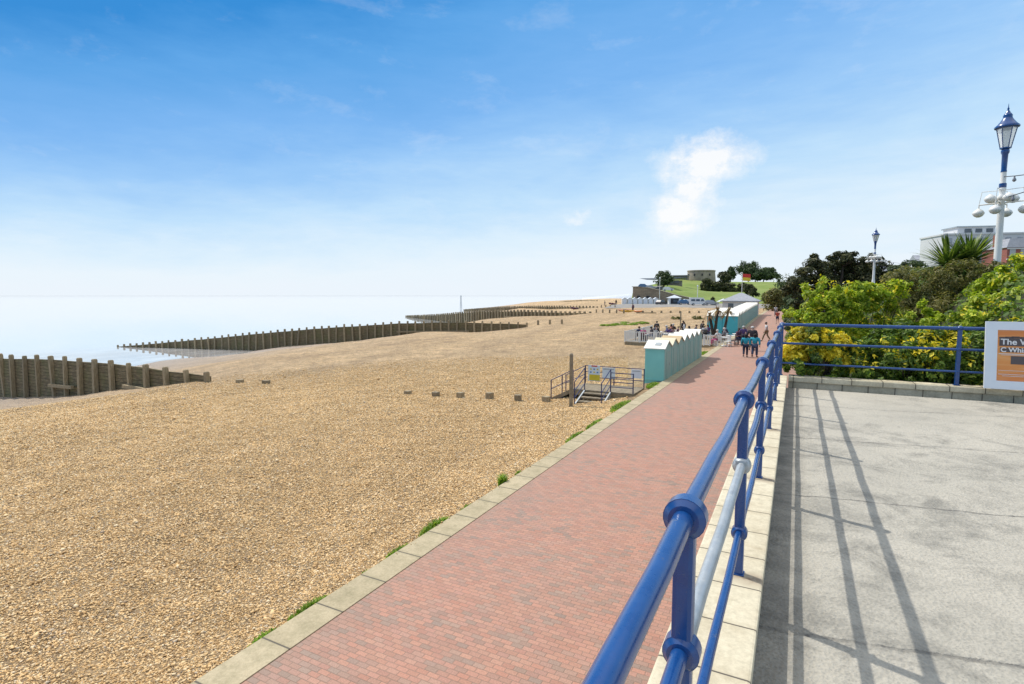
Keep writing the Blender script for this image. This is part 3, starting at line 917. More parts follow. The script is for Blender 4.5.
letters('The We', 2.89, 3.525, 0.125)
letters('C Whis', 2.89, 3.408, 0.10)

# ------------------------------------------------------------------ weeds growing along the kerb
def weed(loc, r, h, n, label, mat, rng):
    V, Fq = [], []
    for i in range(n):
        a = rng.uniform(0, 2 * PI)
        d = rng.uniform(0, 1) ** 0.7
        px, py = d * r[0] * math.cos(a), d * r[1] * math.sin(a)
        hh = 1.15 * h * rng.uniform(0.35, 1.0) * (1.15 - 0.6 * d)
        w_ = rng.uniform(0.006, 0.014)
        la = rng.uniform(0, 2 * PI)
        lx, ly = math.cos(la) * hh * 0.55, math.sin(la) * hh * 0.55
        pxw, pyw = -math.sin(la) * w_, math.cos(la) * w_
        o = len(V)
        V += [(px - pxw, py - pyw, -0.02), (px + pxw, py + pyw, -0.02), (px + lx * 0.4 + pxw, py + ly * 0.4 + pyw, hh * 0.7), (px + lx * 0.4 - pxw, py + ly * 0.4 - pyw, hh * 0.7),
              (px + lx, py + ly, hh), (px + lx, py + ly, hh * 0.98)]
        Fq += [(o, o + 1, o + 2, o + 3), (o + 3, o + 2, o + 4, o + 5)]
    ob = link('weed_clump', np_mesh('weed_clump', V, Fq), mat, None, loc)
    return tag(ob, label, 'weed', 'weeds along the kerb of the promenade')
rng = np.random.default_rng(5)
W = [(4.5, 0.09, 0.30, 0.10, 260, 'low weed clump by the kerb, nearest the bottom of the picture'),
     (5.25, 0.10, 0.38, 0.12, 420, 'second nearest green weed clump in the kerb gap'),
     (6.35, 0.06, 0.16, 0.07, 130, 'tiny weed clump between second and third kerb tufts'),
     (7.15, 0.09, 0.34, 0.10, 320, 'small spreading weed beside the long bushy kerb tuft, camera side'),
     (8.25, 0.11, 0.48, 0.15, 620, 'longest bright green bushy weed tuft along the kerb'),
     (9.35, 0.06, 0.22, 0.08, 160, 'thin low weed just beyond the longest kerb tuft'),
     (10.95, 0.10, 0.14, 0.24, 300, 'tall upright pointed weed tuft at the kerb'),
     (11.75, 0.07, 0.12, 0.10, 120, 'little weed just past the tall pointed kerb tuft'),
     (15.7, 0.12, 0.75, 0.12, 520, 'weedy grass strip on the kerb halfway to the beach steps'),
     (17.6, 0.14, 0.8, 0.12, 560, 'weedy grass strip on the kerb just short of the beach steps'),
     (21.0, 0.28, 1.2, 0.14, 900, 'broad weed patch between kerb and beach steps'),
     (26.3, 0.26, 0.9, 0.13, 700, 'weed patch between the steps and the first teal hut'),
     (43.5, 0.35, 1.0, 0.16, 1100, 'yellowing grass patch past the end of the near hut row')]
for t_, rx, ry, h, n, lab in W:
    xx = -5.84 - rx * 0.55
    weed((xx, t_, float(beach_z(xx, t_)) + 0.03), (rx, ry), h, n, lab, M['leaf_weed'], rng)

# ------------------------------------------------------------------ groynes
rng = np.random.default_rng(21)
_b = MB()
_b.box((0, 0, -1.6), (0.26, 0.28, 3.2), taper=0.96)
_b.box((0, 0, 0.03), (0.25, 0.27, 0.06), taper=0.7)
POST_ME = None
def groyne(label, line, pitch, th=0.14, lift=0.28, waling=True, stub=()):
    """line: (x, y, top z) points from the landward end seawards; posts carry a wall of planks on their far side"""
    global POST_ME
    P = [Vector(p) for p in line]
    L = [0]
    for a, c in zip(P[:-1], P[1:]):
        L.append(L[-1] + (c - a).length)
    def at(s):
        s = min(max(s, 0), L[-1])
        for k in range(len(P) - 1):
            if s <= L[k + 1] + 1e-9:
                f = (s - L[k]) / (L[k + 1] - L[k])
                return P[k].lerp(P[k + 1], f), (P[k + 1] - P[k])
    d0 = P[-1] - P[0]
    ang = math.atan2(d0.y, d0.x)
    root = thing('groyne', label, 'groyne', (P[0].x, P[0].y, P[0].z - 2))
    n = max(2, int(L[-1] / pitch))
    nrm = Vector((-math.sin(ang), math.cos(ang), 0))
    if nrm.y < 0:
        nrm = -nrm
    # plank wall
    b = MB()
    k = 0
    prev = None
    for i in range(n + 1):
        p, d = at(i * L[-1] / n)
        z = p.z - lift + rng.normal(0, 0.02)
        r_ = [p + nrm * 0.16 + Vector((0, 0, -lift)), p + nrm * (0.16 + th) + Vector((0, 0, -lift))]
        q = [(r_[0].x, r_[0].y, -9.5), (r_[1].x, r_[1].y, -9.5), (r_[1].x, r_[1].y, z), (r_[0].x, r_[0].y, z)]
        b.v += q
        if i:
            o = 4 * i
            for j in range(4):
                jj = (j + 1) % 4
                b.f.append((o - 4 + j, o - 4 + jj, o + jj, o + j))
                b.sm.append(False)
    b.f += [(0, 1, 2, 3), tuple(4 * n + j for j in (3, 2, 1, 0))]
    b.sm += [False, False]
    b.build('plank_wall', M['groyne'], root)
    if POST_ME is None:
        o = _b.build('post', M['gpost'], None)
        POST_ME = o.data
        bpy.data.objects.remove(o)
    o = root.location
    for i in range(n + 1):
        p, d = at(i * L[-1] / n)
        c = bpy.data.objects.new('post', POST_ME)
        COL.objects.link(c)
        c.parent = root
        c.location = (p.x - o.x + rng.normal(0, 0.03), p.y - o.y + rng.normal(0, 0.03), p.z - o.z + rng.normal(0, 0.05))
        c.rotation_euler = (rng.normal(0, 0.03), rng.normal(0, 0.04), ang + rng.normal(0, 0.05))
        fw_ = 1.0 if p.y < 100 else 1.7
        c.scale = (fw_ * rng.uniform(0.85, 1.2), fw_ * rng.uniform(0.85, 1.2), 2.0 if p.z < -1 else 1.2)
    if waling:
        for (s0, s1, drop) in waling:
            a, _ = at(s0)
            c, _ = at(s1)
            w_ = MB()
            a, c = a - nrm * 0.22 - Vector((0, 0, drop)), c - nrm * 0.22 - Vector((0, 0, drop))
            dd = (c - a)
            m_ = (a + c) / 2
            w_.box(m_, (dd.length, 0.22, 0.24), math.atan2(dd.y, dd.x), (0, -math.asin(dd.z / dd.length)))
            w_.build('beam', M['gpost'], root)
    return root

g1 = groyne('nearest timber groyne, its plank wall stepping into the shingle at far left', [(-34.5, 22.8, -0.82), (-41, 22.8, -0.72), (-46.5, 22.8, -0.62), (-56, 22.8, -0.85), (-66, 22.8, -1.25), (-80, 22.8, -2.4)], 2.2,
            waling=[(6.0, 9.5, 1.75), (16.8, 20.5, 2.35)])
groyne('long dark timber groyne reaching into the sea behind the nearest one', [(-39.4, 81.7, -0.28), (-48.9, 79.3, -0.10), (-54.1, 77.9, -0.10), (-61.2, 76.0, -0.35), (-76.2, 72.1, -1.40), (-90.3, 68.5, -2.75), (-100.9, 65.7, -3.9), (-109.8, 63.4, -4.75), (-119.5, 60.8, -5.65)], 1.5,
       waling=[(10.0, 23, 1.7), (23.5, 46, 3.1)])
groyne('third timber groyne up the beach with pale planks at its landward end', [(-42.6, 122.1, 0.45), (-53.2, 129.5, 0.22), (-70.6, 141.8, 0.0), (-81.2, 149.3, -0.35), (-93.5, 158.0, -0.75), (-116.1, 173.9, -2.5), (-134.8, 187.1, -3.8), (-162.8, 206.8, -5.35)], 2.1, lift=0.42, waling=[(20, 44, 1.9)])
groyne('fourth timber groyne, a dark line low on the beach', [(-52.5, 156.7, 0.95), (-73.6, 179.2, 0.55), (-97.2, 204.5, -0.1), (-130.7, 240.3, -1.5), (-195.6, 309.6, -5.2)], 2.6, lift=0.42, waling=[])
groyne('farthest timber groyne, a thin dark line below the headland', [(-92.8, 276.6, 1.5), (-118, 319.6, 1.05), (-161.8, 394.1, -0.5), (-235.6, 519.6, -4.6)], 3.4, lift=0.42, waling=[])

# buried groyne post heads in line with the nearest groyne
for i, (x_, y_, h, lab) in enumerate([(-17.4, 22.15, .16, 'smallest flat buried post head, seaward end of the row'), (-15.6, 22.05, .22, 'second post head from the seaward end, square cut'),
                               (-14.2, 22.1, .26, 'third post head from the seaward end of the row'), (-12.7, 22.3, .30, 'tallest block-like post head in the shingle row'),
                               (-11.25, 22.4, .27, 'dark post head second from the beach steps'), (-9.98, 22.75, .24, 'broad low post head beside the foot of the beach steps ramp')]):
    b = MB()
    b.rbox((x_, y_, float(beach_z(x_, y_)) + h / 2 - 0.1), (0.30, 0.30, h + 0.2), 0.03, rng.uniform(-0.3, 0.3))
    b.box((x_ + 0.1, y_ - 0.08, float(beach_z(x_, y_)) + h * 0.45), (0.13, 0.12, h * 0.8), 0.5, taper=0.8)
    o = b.build('timber_stump', M['gpost'], None, (x_, y_, float(beach_z(x_, y_))))
    tag(o, lab, 'stump', 'buried post heads across the shingle')
for i, (x_, y_) in enumerate([(-58.3, 26.0), (-31.2, 22.8), (-28.9, 22.9)][1:]):
    zz = float(beach_z(x_, y_))
    o = MB().rbox((x_, y_, zz + 0.05), (0.42, 0.3, 0.34), 0.04, 0.3).build('timber_stump', M['gpost'], None, (x_, y_, zz))
    tag(o, ['worn post head just landward of the nearest groyne', 'flat post head two paces landward of the nearest groyne'][i], 'stump', 'buried post heads across the shingle')
# stumps continuing groynes two and three landwards
for (gx, gy, n, px, py, nm) in ((-37.6, 82.2, 3, 1.9, 0.5, 'second'), (-40.6, 120.7, 5, 2.0, -1.4, 'third'), (-50.5, 154.6, 4, 2.0, -2.1, 'fourth')):
    for i in range(n):
        x_, y_ = gx + px * i, gy + py * i
        zz = float(beach_z(x_, y_))
        o = MB().box((x_, y_, zz + 0.22), (0.30, 0.28, 1.1), taper=0.9).build('timber_stump', M['gpost'], None, (x_, y_, zz))
        tag(o, f'short timber stump in line with the landward end of the {nm} groyne', 'stump', f'stumps landward of the {nm} groyne')
# low revetment with stumps across the upper beach
lg = thing('revetment', 'low timber revetment lying across the upper beach before the car park', 'revetment', (-27, 119, 0.4))
zz = float(beach_z(-27, 119))
MB().box((-28.6, 118.2, zz + 0.03), (4.2, 0.3, 0.34), 0.48).build('beam', M['gpost'], lg)
for i in range(9):
    x_ = -29.6 + i * 1.85
    y_ = 119.4 + i * 0.62
    o = MB().box((x_, y_, float(beach_z(x_, y_)) + 0.12), (0.42, 0.35, 0.75), taper=0.85).build('timber_stump', M['gpost'], None, (x_, y_, float(beach_z(x_, y_))))
    tag(o, 'short stump in the long spaced row across the upper beach', 'stump', 'stump row across the upper beach')

# ------------------------------------------------------------------ beach access platform with steps, ramp and rails
bs = thing('beach_steps', 'timber beach access platform with navy rails, steps and a ramp', 'beach steps', (-7.4, 23.5, -0.4))
DZ = -0.03
b = MB()
for k in range(12):
    b.box((-7.42, 22.78 + 0.155 * k, DZ - 0.03), (2.95, 0.14, 0.05))
b.build('deck', M['driftwood'], bs)
b = MB()
for x_ in (-8.8, -7.4, -6.05):
    for y_ in (22.8, 24.5):
        b.box((x_, y_, DZ - 0.45), (0.14, 0.14, 0.8))
b.box((-7.42, 22.72, DZ - 0.16), (2.95, 0.06, 0.2))
b.build('deck_frame', M['gpost'], bs)
# flight down to the shingle facing the camera
b = MB()
for k in range(3):
    b.box((-7.63, 22.55 - k * 0.34, DZ - 0.12 - k * 0.13), (1.15, 0.30, 0.05))
b.build('tread', M['driftwood'], bs)
for x_ in (-8.24, -7.02):
    s = MB()
    s.prism([(22.72, DZ), (22.72, DZ - 0.28), (21.5, DZ - 0.75), (21.5, DZ - 0.42)], 'x', x_ - 0.03, x_ + 0.03)
    s.build('stringer', M['galv'], bs)
    s = MB()
    zb = float(beach_z(x_, 21.4)) - 0.15
    s.tube((x_, 21.42, zb), (x_, 21.42, 0.52), 0.024, n=8)
    s.tube((x_, 22.72, DZ), (x_, 22.72, 0.98), 0.024, n=8)
    s.tube((x_, 21.42, 0.52), (x_, 22.72, 0.98), 0.022, n=8)
    s.tube((x_, 21.42, 0.12), (x_, 22.72, 0.58), 0.018, n=8)
    s.tube((x_, 21.42, -0.2), (x_, 22.72, 0.25), 0.018, n=8)
    s.build('handrail', M['blue_dark'], bs)
def rail_run(p0, p1, n_post, bars, name='rail'):
    p0, p1 = Vector(p0), Vector(p1)
    for k in range(n_post):
        p = p0.lerp(p1, k / (n_post - 1))
        MB().tube(p + Vector((0, 0, -0.25)), p + Vector((0, 0, 0.88)), 0.027, n=8).build('post', M['blue_dark'], bs)
    for h in bars:
        MB().tube(p0 + Vector((0, 0, h)), p1 + Vector((0, 0, h)), 0.019, n=8).build(name, M['blue_dark'], bs)
rail_run((-8.88, 24.6, DZ), (-5.98, 24.6, DZ), 3, (0.86, 0.58, 0.30))
rail_run((-7.02, 22.74, DZ), (-6.0, 22.74, DZ), 2, (0.86, 0.66, 0.44, 0.22))
rail_run((-8.88, 22.9, DZ), (-9.75, 22.35, -0.5), 3, (0.86, 0.45))
rail_run((-8.88, 24.6, DZ), (-9.75, 24.2, -0.5), 2, (0.86, 0.45))
b = MB()
b.add([(-8.9, 22.85, DZ - 0.01), (-8.9, 24.6, DZ - 0.01), (-9.8, 24.2, -0.5), (-9.8, 22.3, -0.5), (-8.9, 22.85, DZ - 0.2), (-8.9, 24.6, DZ - 0.2), (-9.8, 24.2, -0.7), (-9.8, 22.3, -0.7)],
      [(0, 1, 2, 3), (4, 7, 6, 5), (0, 3, 7, 4), (3, 2, 6, 7), (2, 1, 5, 6), (1, 0, 4, 5)])
b.build('ramp', M['driftwood'], bs)
bs.location.y += 1.0
bs.location.x -= 0.25
# notices wired to the back rails
def notice(name, label, x0, x1, z0, z1, base, blocks, y=25.55):
    x0, x1 = x0 - 0.25, x1 - 0.25
    blocks = [(q[0] - 0.25, q[1] - 0.25, *q[2:]) for q in blocks]
    r = thing(name, label, 'notice', ((x0 + x1) / 2, y, z0))
    bd = MB().rbox(((x0 + x1) / 2, y, (z0 + z1) / 2), (x1 - x0, 0.02, z1 - z0), 0.006).build('board', base, r)
    for (a, c, d, e, mt) in blocks:
        MB().box(((a + c) / 2, y - 0.013, (d + e) / 2), (c - a, 0.004, e - d)).build('print', mt, bd)
    return r
M['yellow'] = pm('yellow_sign_enamel', (0.72, 0.56, 0.03), rough=0.4)
M['red'] = pm('red_enamel', (0.58, 0.03, 0.02), rough=0.4)
M['sign_blue'] = pm('blue_sign_enamel', (0.10, 0.25, 0.50), rough=0.4)
M['sign_pale'] = pm('pale_sign_enamel', (0.68, 0.74, 0.76), (0.60, 0.67, 0.70), rough=0.4)
dots = [(-8.62 + 0.17 * i, -8.54 + 0.17 * i, 0.50 + 0.15 * j, 0.57 + 0.15 * j, M['yellow'] if (i + j) % 2 else M['sign_blue']) for i in range(3) for j in range(2)]
notice('safety_notice', 'beach safety notice with a red top and yellow lower half on the rail', -8.72, -8.12, 0.10, 0.88, M['sign_pale'], [(-8.66, -8.12, 0.13, 0.42, M['yellow']), (-8.55, -8.25, 0.81, 0.87, M['red'])] + dots)
notice('information_panel', 'pale blue information panel on the steps rail beside the red-topped notice', -8.0, -7.36, 0.30, 0.80, M['sign_pale'], [(-7.94, -7.42, 0.70, 0.76, M['galv'])])
notice('small_notice', 'plain white notice on the rail nearest the promenade', -6.58, -6.08, 0.38, 0.80, M['frame_white'], [(-6.52, -6.14, 0.70, 0.74, M['galv'])])
wp = MB().box((-8.45, 21.9, 0.62), (0.15, 0.15, 2.3), 0.3, taper=0.94)
wp.box((-8.45, 21.9, 1.79), (0.14, 0.14, 0.05), 0.3, taper=0.6)
tag(wp.build('marker_post', M['driftwood'], None, (-8.45, 21.9, -0.4)), 'tall square timber post standing before the beach steps', 'post')

# ------------------------------------------------------------------ beach huts
def make_hut(name, x0, x1, wid, eave, apex, wall_m, side_m, roof_m):
    """gable over the promenade side (x1); local origin at the near promenade-side corner, width runs along +y"""
    d = x1 - x0
    r = thing(name, '', 'beach hut')
    r['category'] = 'beach hut'
    b = MB()
    b.prism([(0, -0.45), (wid, -0.45), (wid, eave), (wid / 2, apex - 0.02), (0, eave)], 'x', -d, 0)
    b.build('wall', wall_m, r)
    sid = MB().prism([(0.004, -0.1), (wid - 0.004, -0.1), (wid - 0.004, eave - 0.03), (wid / 2, apex - 0.07), (0.004, eave - 0.03)], 'x', 0.003, 0.022)
    sid.build('front_panel', side_m, r)
    dr = MB().rbox((0.032, wid * 0.5, eave * 0.46), (0.02, wid * 0.46, eave * 0.9), 0.006).build('door', side_m, r)
    MB().box((0.045, wid * 0.68, eave * 0.46), (0.02, 0.025, 0.12)).build('handle', M['steel'], dr)
    o = 0.07
    sl = (apex - eave) / (wid / 2)
    rf = MB()
    th = 0.035
    for s in (0, 1):
        y0, y1 = ((-0.05, wid / 2) if s == 0 else (wid / 2, wid + 0.05))
        z0, z1 = ((eave - 0.05 * sl, apex) if s == 0 else (apex, eave - 0.05 * sl))
        rf.prism([(y0, z0), (y1, z1), (y1, z1 + th), (y0, z0 + th)], 'x', -d - o, o)
    rf = rf.build('roof', roof_m, r)
    MB().prism([(wid * 0.16, eave + sl * wid * 0.16 + th + 0.002), (wid * 0.30, eave + sl * wid * 0.30 + th + 0.002), (wid * 0.30, eave + sl * wid * 0.30 + th + 0.035), (wid * 0.16, eave + sl * wid * 0.16 + th + 0.035)], 'x', -d * 0.55, -d * 0.25).build('vent', M['galv'], rf)
    b = MB()
    b.box((0.028, 0.008, eave / 2 - 0.05), (0.02, 0.012, eave))
    b.box((-d / 2, -0.012, 0.02), (d, 0.024, 0.09))
    b.box((-d / 2, -0.012, eave - 0.06), (d, 0.024, 0.07))
    b.build('trim', side_m if False else wall_m, r)
    return r
WID = 1.76
protos = {}
for k, rm in (('white', 'roof_white'), ('cream', 'roof_cream'), ('tan', 'roof_tan')):
    protos[k] = make_hut('beach_hut', -0.95, 0, WID, 1.60, 1.94, M['teal'], M['hut_door'], M[rm])
    protos[k]['group'] = 'teal beach huts in the near row'
HUT = ['white', 'cream', 'tan', 'white', 'white', 'white', 'white']
HL = ['nearest teal beach hut, side wall facing the beach steps, vent on a white roof', 'second teal beach hut of the near row, cream roof beside the vented one', 'only teal beach hut with a tan roof in the near row',
      'teal hut with a white roof just beyond the tan-roofed hut', 'white-roofed teal hut, second beyond the tan-roofed hut', 'last but one teal hut of the near row', 'far end teal hut of the near row beside the white cafe railing']
used = set()
for i, k in enumerate(HUT):
    loc = (-5.80, 27.85 + i * WID, 0.0)
    if k not in used:
        used.add(k)
        protos[k].location = loc
        protos[k]['label'] = HL[i]
    else:
        dup(protos[k], loc, None, HL[i])
# second row: paired huts, deeper turquoise end walls
h2 = make_hut('beach_hut', -1.6, 0, 2.0, 1.78, 2.22, M['teal_deep'], M['hut_door'], M['roof_white'])
G2 = 'turquoise beach huts in the far row'
for i in range(17):
    y_ = 66.3 + i * 2.0
    loc = (-5.78, y_, float(zp(y_)))
    lab = 'white-roofed hut in the long far row with its pale door on the promenade'
    if i == 0:
        lab = 'near end hut of the far row, turquoise end wall closest to the promenade'
    elif i == 16:
        lab = 'last hut of the far row against the slate-roofed pavilion'
    if i == 0:
        h2.location = loc
        h2['label'] = lab
        h2['group'] = G2
    else:
        dup(h2, loc, None, lab, G2)
for i in range(6):
    y_ = 66.3 + i * 2.0
    loc = (-9.02, y_ + 2.0, float(zp(y_)))
    o = dup(h2, loc, PI, 'seaward-facing turquoise hut backing onto the far row' if i else 'near end seaward hut of the far row, turquoise wall behind the palm trunks', G2)

# slate-roofed pavilion at the end of the far huts
pv = thing('pavilion', 'pale pavilion with a hipped grey slate roof beyond the far hut row', 'pavilion', (-8.6, 104, 0.8))
M['pavwall'] = pm('pinkish_white_render', (0.74, 0.64, 0.60), (0.66, 0.58, 0.55), 0.8, rough=0.8)
M['slate'] = pm('pale_grey_slate', (0.36, 0.37, 0.40), (0.26, 0.27, 0.30), 2.5, rough=0.6)
x0, x1, y0, y1, z0, z1, z2 = -11.4, -5.9, 101.5, 106.5, 0.2, 3.3, 4.65
MB().box(((x0 + x1) / 2, (y0 + y1) / 2, (z0 + z1) / 2), (x1 - x0, y1 - y0, z1 - z0)).build('wall', M['pavwall'], pv)
o_ = 0.35
b = MB()
xm, ym = (x0 + x1) / 2, (y0 + y1) / 2
b.add([(x0 - o_, y0 - o_, z1), (x1 + o_, y0 - o_, z1), (x1 + o_, y1 + o_, z1), (x0 - o_, y1 + o_, z1), (xm - 0.3, ym, z2), (xm + 0.3, ym, z2)],
      [(0, 1, 5, 4), (1, 2, 5), (2, 3, 4, 5), (3, 0, 4), (3, 2, 1, 0)])
b.box((xm, y0 - o_, z1 - 0.06), (x1 - x0 + 2 * o_, 0.08, 0.14))
b.box((x1 + o_, ym, z1 - 0.06), (0.08, y1 - y0 + 2 * o_, 0.14))
b.build('roof', M['slate'], pv)
wn_ = MB().box((x0 + 1.35, y0 - 0.02, 2.35), (0.85, 0.05, 1.0)).build('window', M['glass'], pv)
MB().box((x0 + 1.35, y0 - 0.05, 1.82), (1.0, 0.1, 0.07)).build('sill', M['white'], wn_)
MB().box((x1 + 0.02, y0 + 1.5, 1.75), (0.05, 0.9, 2.0)).build('door', M['hut_door'], pv)

# ------------------------------------------------------------------ cafe terrace on the shingle
cd = thing('cafe_deck', 'timber cafe deck laid on the shingle behind the near hut row', 'deck', (-10, 56, -0.5))
b = MB()
for k in range(40):
    b.box((-10.1, 51.3 + k * 0.3, -0.16), (8.5, 0.285, 0.06))
b.build('board', M['driftwood'], cd)
MB().box((-10.1, 51.15, -0.36), (8.5, 0.08, 0.42)).build('fascia', M['gpost'], cd)
def picket(label, p0, p1, z, h=1.05, post=True):
    p0, p1 = Vector((*p0, z)), Vector((*p1, z))
    r = thing('picket_fence', label, 'fence', (p0 + p1) / 2)
    d = p1 - p0
    n = max(3, int(d.length / 0.19))
    rz = math.atan2(d.y, d.x)
    b = MB()
    for k in range(n):
        b.box(p0.lerp(p1, (k + 0.5) / n) + Vector((0, 0, h * 0.5)), (0.075, 0.02, h * 0.86), rz)
    b.build('pickets', M['white'], r)
    for hh in (0.10, 0.92):
        MB().box((p0 + p1) / 2 + Vector((0, 0, h * hh)), (d.length, 0.05, 0.07), rz).build('rail', M['white'], r)
    for k in (0, 0.5, 1):
        MB().box(p0.lerp(p1, k) + Vector((0, 0, h * 0.5)), (0.09, 0.09, h), rz).build('post', M['white'], r)
    return r
picket('white picket fence at the seaward end of the cafe deck front', (-14.35, 51.15), (-11.6, 51.25), -0.13)
picket('white picket fence of the cafe deck, partly behind the near hut roofs', (-11.45, 51.25), (-8.3, 51.3), -0.13)
picket('white picket fence between the near huts and the cafe tables on the promenade', (-7.0, 49.6), (-5.95, 49.5), -0.05, 0.98)
picket('white picket fence along the seaward side of the cafe deck', (-14.4, 51.3), (-14.4, 62.5), -0.13)
bp = MB().box((-13.74, 76.0, 0.7), (0.14, 0.14, 2.7), taper=0.95)
bp.box((-13.74, 76.0, 2.08), (0.13, 0.13, 0.06), taper=0.6)
tag(bp.build('marker_post', M['driftwood'], None, (-13.74, 76, -0.1)), 'slim timber post on the shingle beyond the cafe deck', 'post')

def make_chair(mat, label):
    r = thing('chair', label, 'chair')
    MB().rbox((0, 0, 0.45), (0.44, 0.44, 0.04), 0.015).build('seat', mat, r)
    b = MB()
    for k in range(4):
        b.box((-0.15 + 0.1 * k, -0.21, 0.68), (0.05, 0.025, 0.42))
    b.box((0, -0.21, 0.89), (0.42, 0.03, 0.06))
    b.build('backrest', mat, r)
    for x_ in (-0.19, 0.19):
        for y_ in (-0.19, 0.19):
            MB().box((x_, y_, 0.215), (0.035, 0.035, 0.43)).build('leg', mat, r)
    return r
def make_table(mat, label):
    r = thing('table', label, 'table')
    MB().lathe((0, 0, 0.72), [(0.40, 0), (0.42, 0.01), (0.42, 0.03), (0.40, 0.035)], 18, False).build('tabletop', mat, r)
    MB().lathe((0, 0, 0), [(0.24, 0), (0.22, 0.03), (0.035, 0.06), (0.03, 0.72)], 10).build('pedestal', mat, r)
    return r
ch_d = make_chair(M['black'], '')
ch_w = make_chair(M['white'], '')
tb_w = make_table(M['white'], '')
used = {}
def put(proto, loc, rz, label, group):
    if proto.name not in used:
        used[proto.name] = 1
        proto.location = loc
        proto.rotation_euler = (0, 0, rz)
        proto['label'] = label
        proto['group'] = group
        return proto
    return dup(proto, loc, rz, label, group)
GT, GC = 'cafe tables', 'cafe chairs'
DK = -0.13
seats = []
for i, (x_, y_) in enumerate([(-12.9, 52.8), (-10.9, 53.4), (-12.2, 56.2), (-9.6, 55.8), (-11.2, 59.2), (-8.4, 58.8)]):
    put(tb_w, (x_, y_, DK), 0, 'round white table among the seated cafe customers on the deck', 'tables on the cafe deck')
    for k in range(3):
        a = 0.6 + i * 0.9 + k * 2.1
        cx, cy = x_ + 0.72 * math.cos(a), y_ + 0.72 * math.sin(a)
        put(ch_d if (i + k) % 3 else ch_w, (cx, cy, DK), a + PI / 2, 'black cafe chair drawn up to a table on the deck' if (i + k) % 3 else 'white cafe chair drawn up to a table on the deck', 'chairs on the cafe deck')
        seats.append((cx, cy, a + PI / 2))
PZ_ = 0.0
put(tb_w, (-5.35, 49.6, PZ_), 0, 'white table beside the kerb, end of the cafe fence', GT)
put(tb_w, (-5.05, 51.9, PZ_), 0, 'white table behind the promenade edge chairs', GT)
put(tb_w, (-4.75, 54.3, PZ_), 0, 'white table under the palms, farthest along the promenade', GT)
pch = [(-5.0, 48.9, 2.6, ch_w, 'white chair nearest the picket fence end on the promenade'), (-4.65, 49.7, -1.2, ch_d, 'dark chair in front of the promenade cafe tables, open frame'),
       (-4.35, 51.2, -2.2, ch_d, 'dark chair beside the seated person in purple'), (-4.2, 50.2, 1.9, ch_d, 'dark chair turned towards the promenade walkers'), (-5.8, 49.1, 1.0, ch_w, 'white chair against the picket fence'),
       (-5.6, 52.3, 1.4, ch_w, 'white chair on the beach side of the middle promenade table'), (-4.2, 54.0, -1.5, ch_d, 'dark chair at the farthest promenade table')]
for x_, y_, rz, pr_, lab in pch:
    put(pr_, (x_, y_, PZ_), rz, lab, GC)

# ------------------------------------------------------------------ people
def skin_mesh(name, J, E, sub=1):
    """J: {joint: (x,y,z,r)}; grows one continuous surface along the edges E"""
    names = list(J)
    me = bpy.data.meshes.new(name)
    me.from_pydata([J[n][:3] for n in names], [(names.index(a), names.index(c)) for a, c in E], [])
    ob = bpy.data.objects.new(name, me)
    COL.objects.link(ob)
    md = ob.modifiers.new('skin', 'SKIN')
    md.use_smooth_shade = True
    for i, n in enumerate(names):
        r = J[n][3]
        me.skin_vertices[0].data[i].radius = r if hasattr(r, '__len__') else (r, r)
    me.skin_vertices[0].data[0].use_root = True
    s = ob.modifiers.new('sub', 'SUBSURF')
    s.levels = s.render_levels = sub
    dg = bpy.context.evaluated_depsgraph_get()
    out = bpy.data.meshes.new_from_object(ob.evaluated_get(dg))
    out.name = name
    bpy.data.objects.remove(ob)
    bpy.data.meshes.remove(me)
    for p in out.polygons:
        p.use_smooth = True
    return out

def add_extra(me, mb):
    """append extra surface pieces (hands, nose, ears) to a skinned body mesh"""
    bm = bmesh.new()
    bm.from_mesh(me)
    vs = [bm.verts.new(p) for p in mb.v]
    for f in mb.f:
        try:
            bm.faces.new([vs[i] for i in f]).smooth = True
        except ValueError:
            pass
    bmesh.ops.recalc_face_normals(bm, faces=bm.faces)
    bm.to_mesh(me)
    bm.free()

def hand_bits(mb, wr, d):
    """palm, four unequal bent fingers and a thumb leaving the side of the palm"""
    wr, d = Vector(wr), Vector(d).normalized()
    s = d.cross(Vector((0, 1, 0)))
    s = (s if s.length > 0.1 else d.cross(Vector((1, 0, 0)))).normalized()
    u = s.cross(d)
    mb.ball(wr + d * 0.045, (0.032, 0.036, 0.05), 8, 6)
    for k, ln in enumerate((0.062, 0.072, 0.068, 0.052)):
        b0 = wr + d * 0.085 + u * (0.026 - 0.0175 * k)
        k1 = b0 + d * ln * 0.55 + s * 0.008
        mb.tube(b0, k1, 0.0092, 0.0085, 6)
        mb.tube(k1, k1 + d * ln * 0.4 + s * 0.02, 0.0085, 0.007, 6)
    t0 = wr + d * 0.035 + u * 0.032
    t1 = t0 + d * 0.032 + u * 0.022
    mb.tube(t0, t1, 0.011, 0.010, 6)
    mb.tube(t1, t1 + d * 0.03 + u * 0.004, 0.010, 0.008, 6)

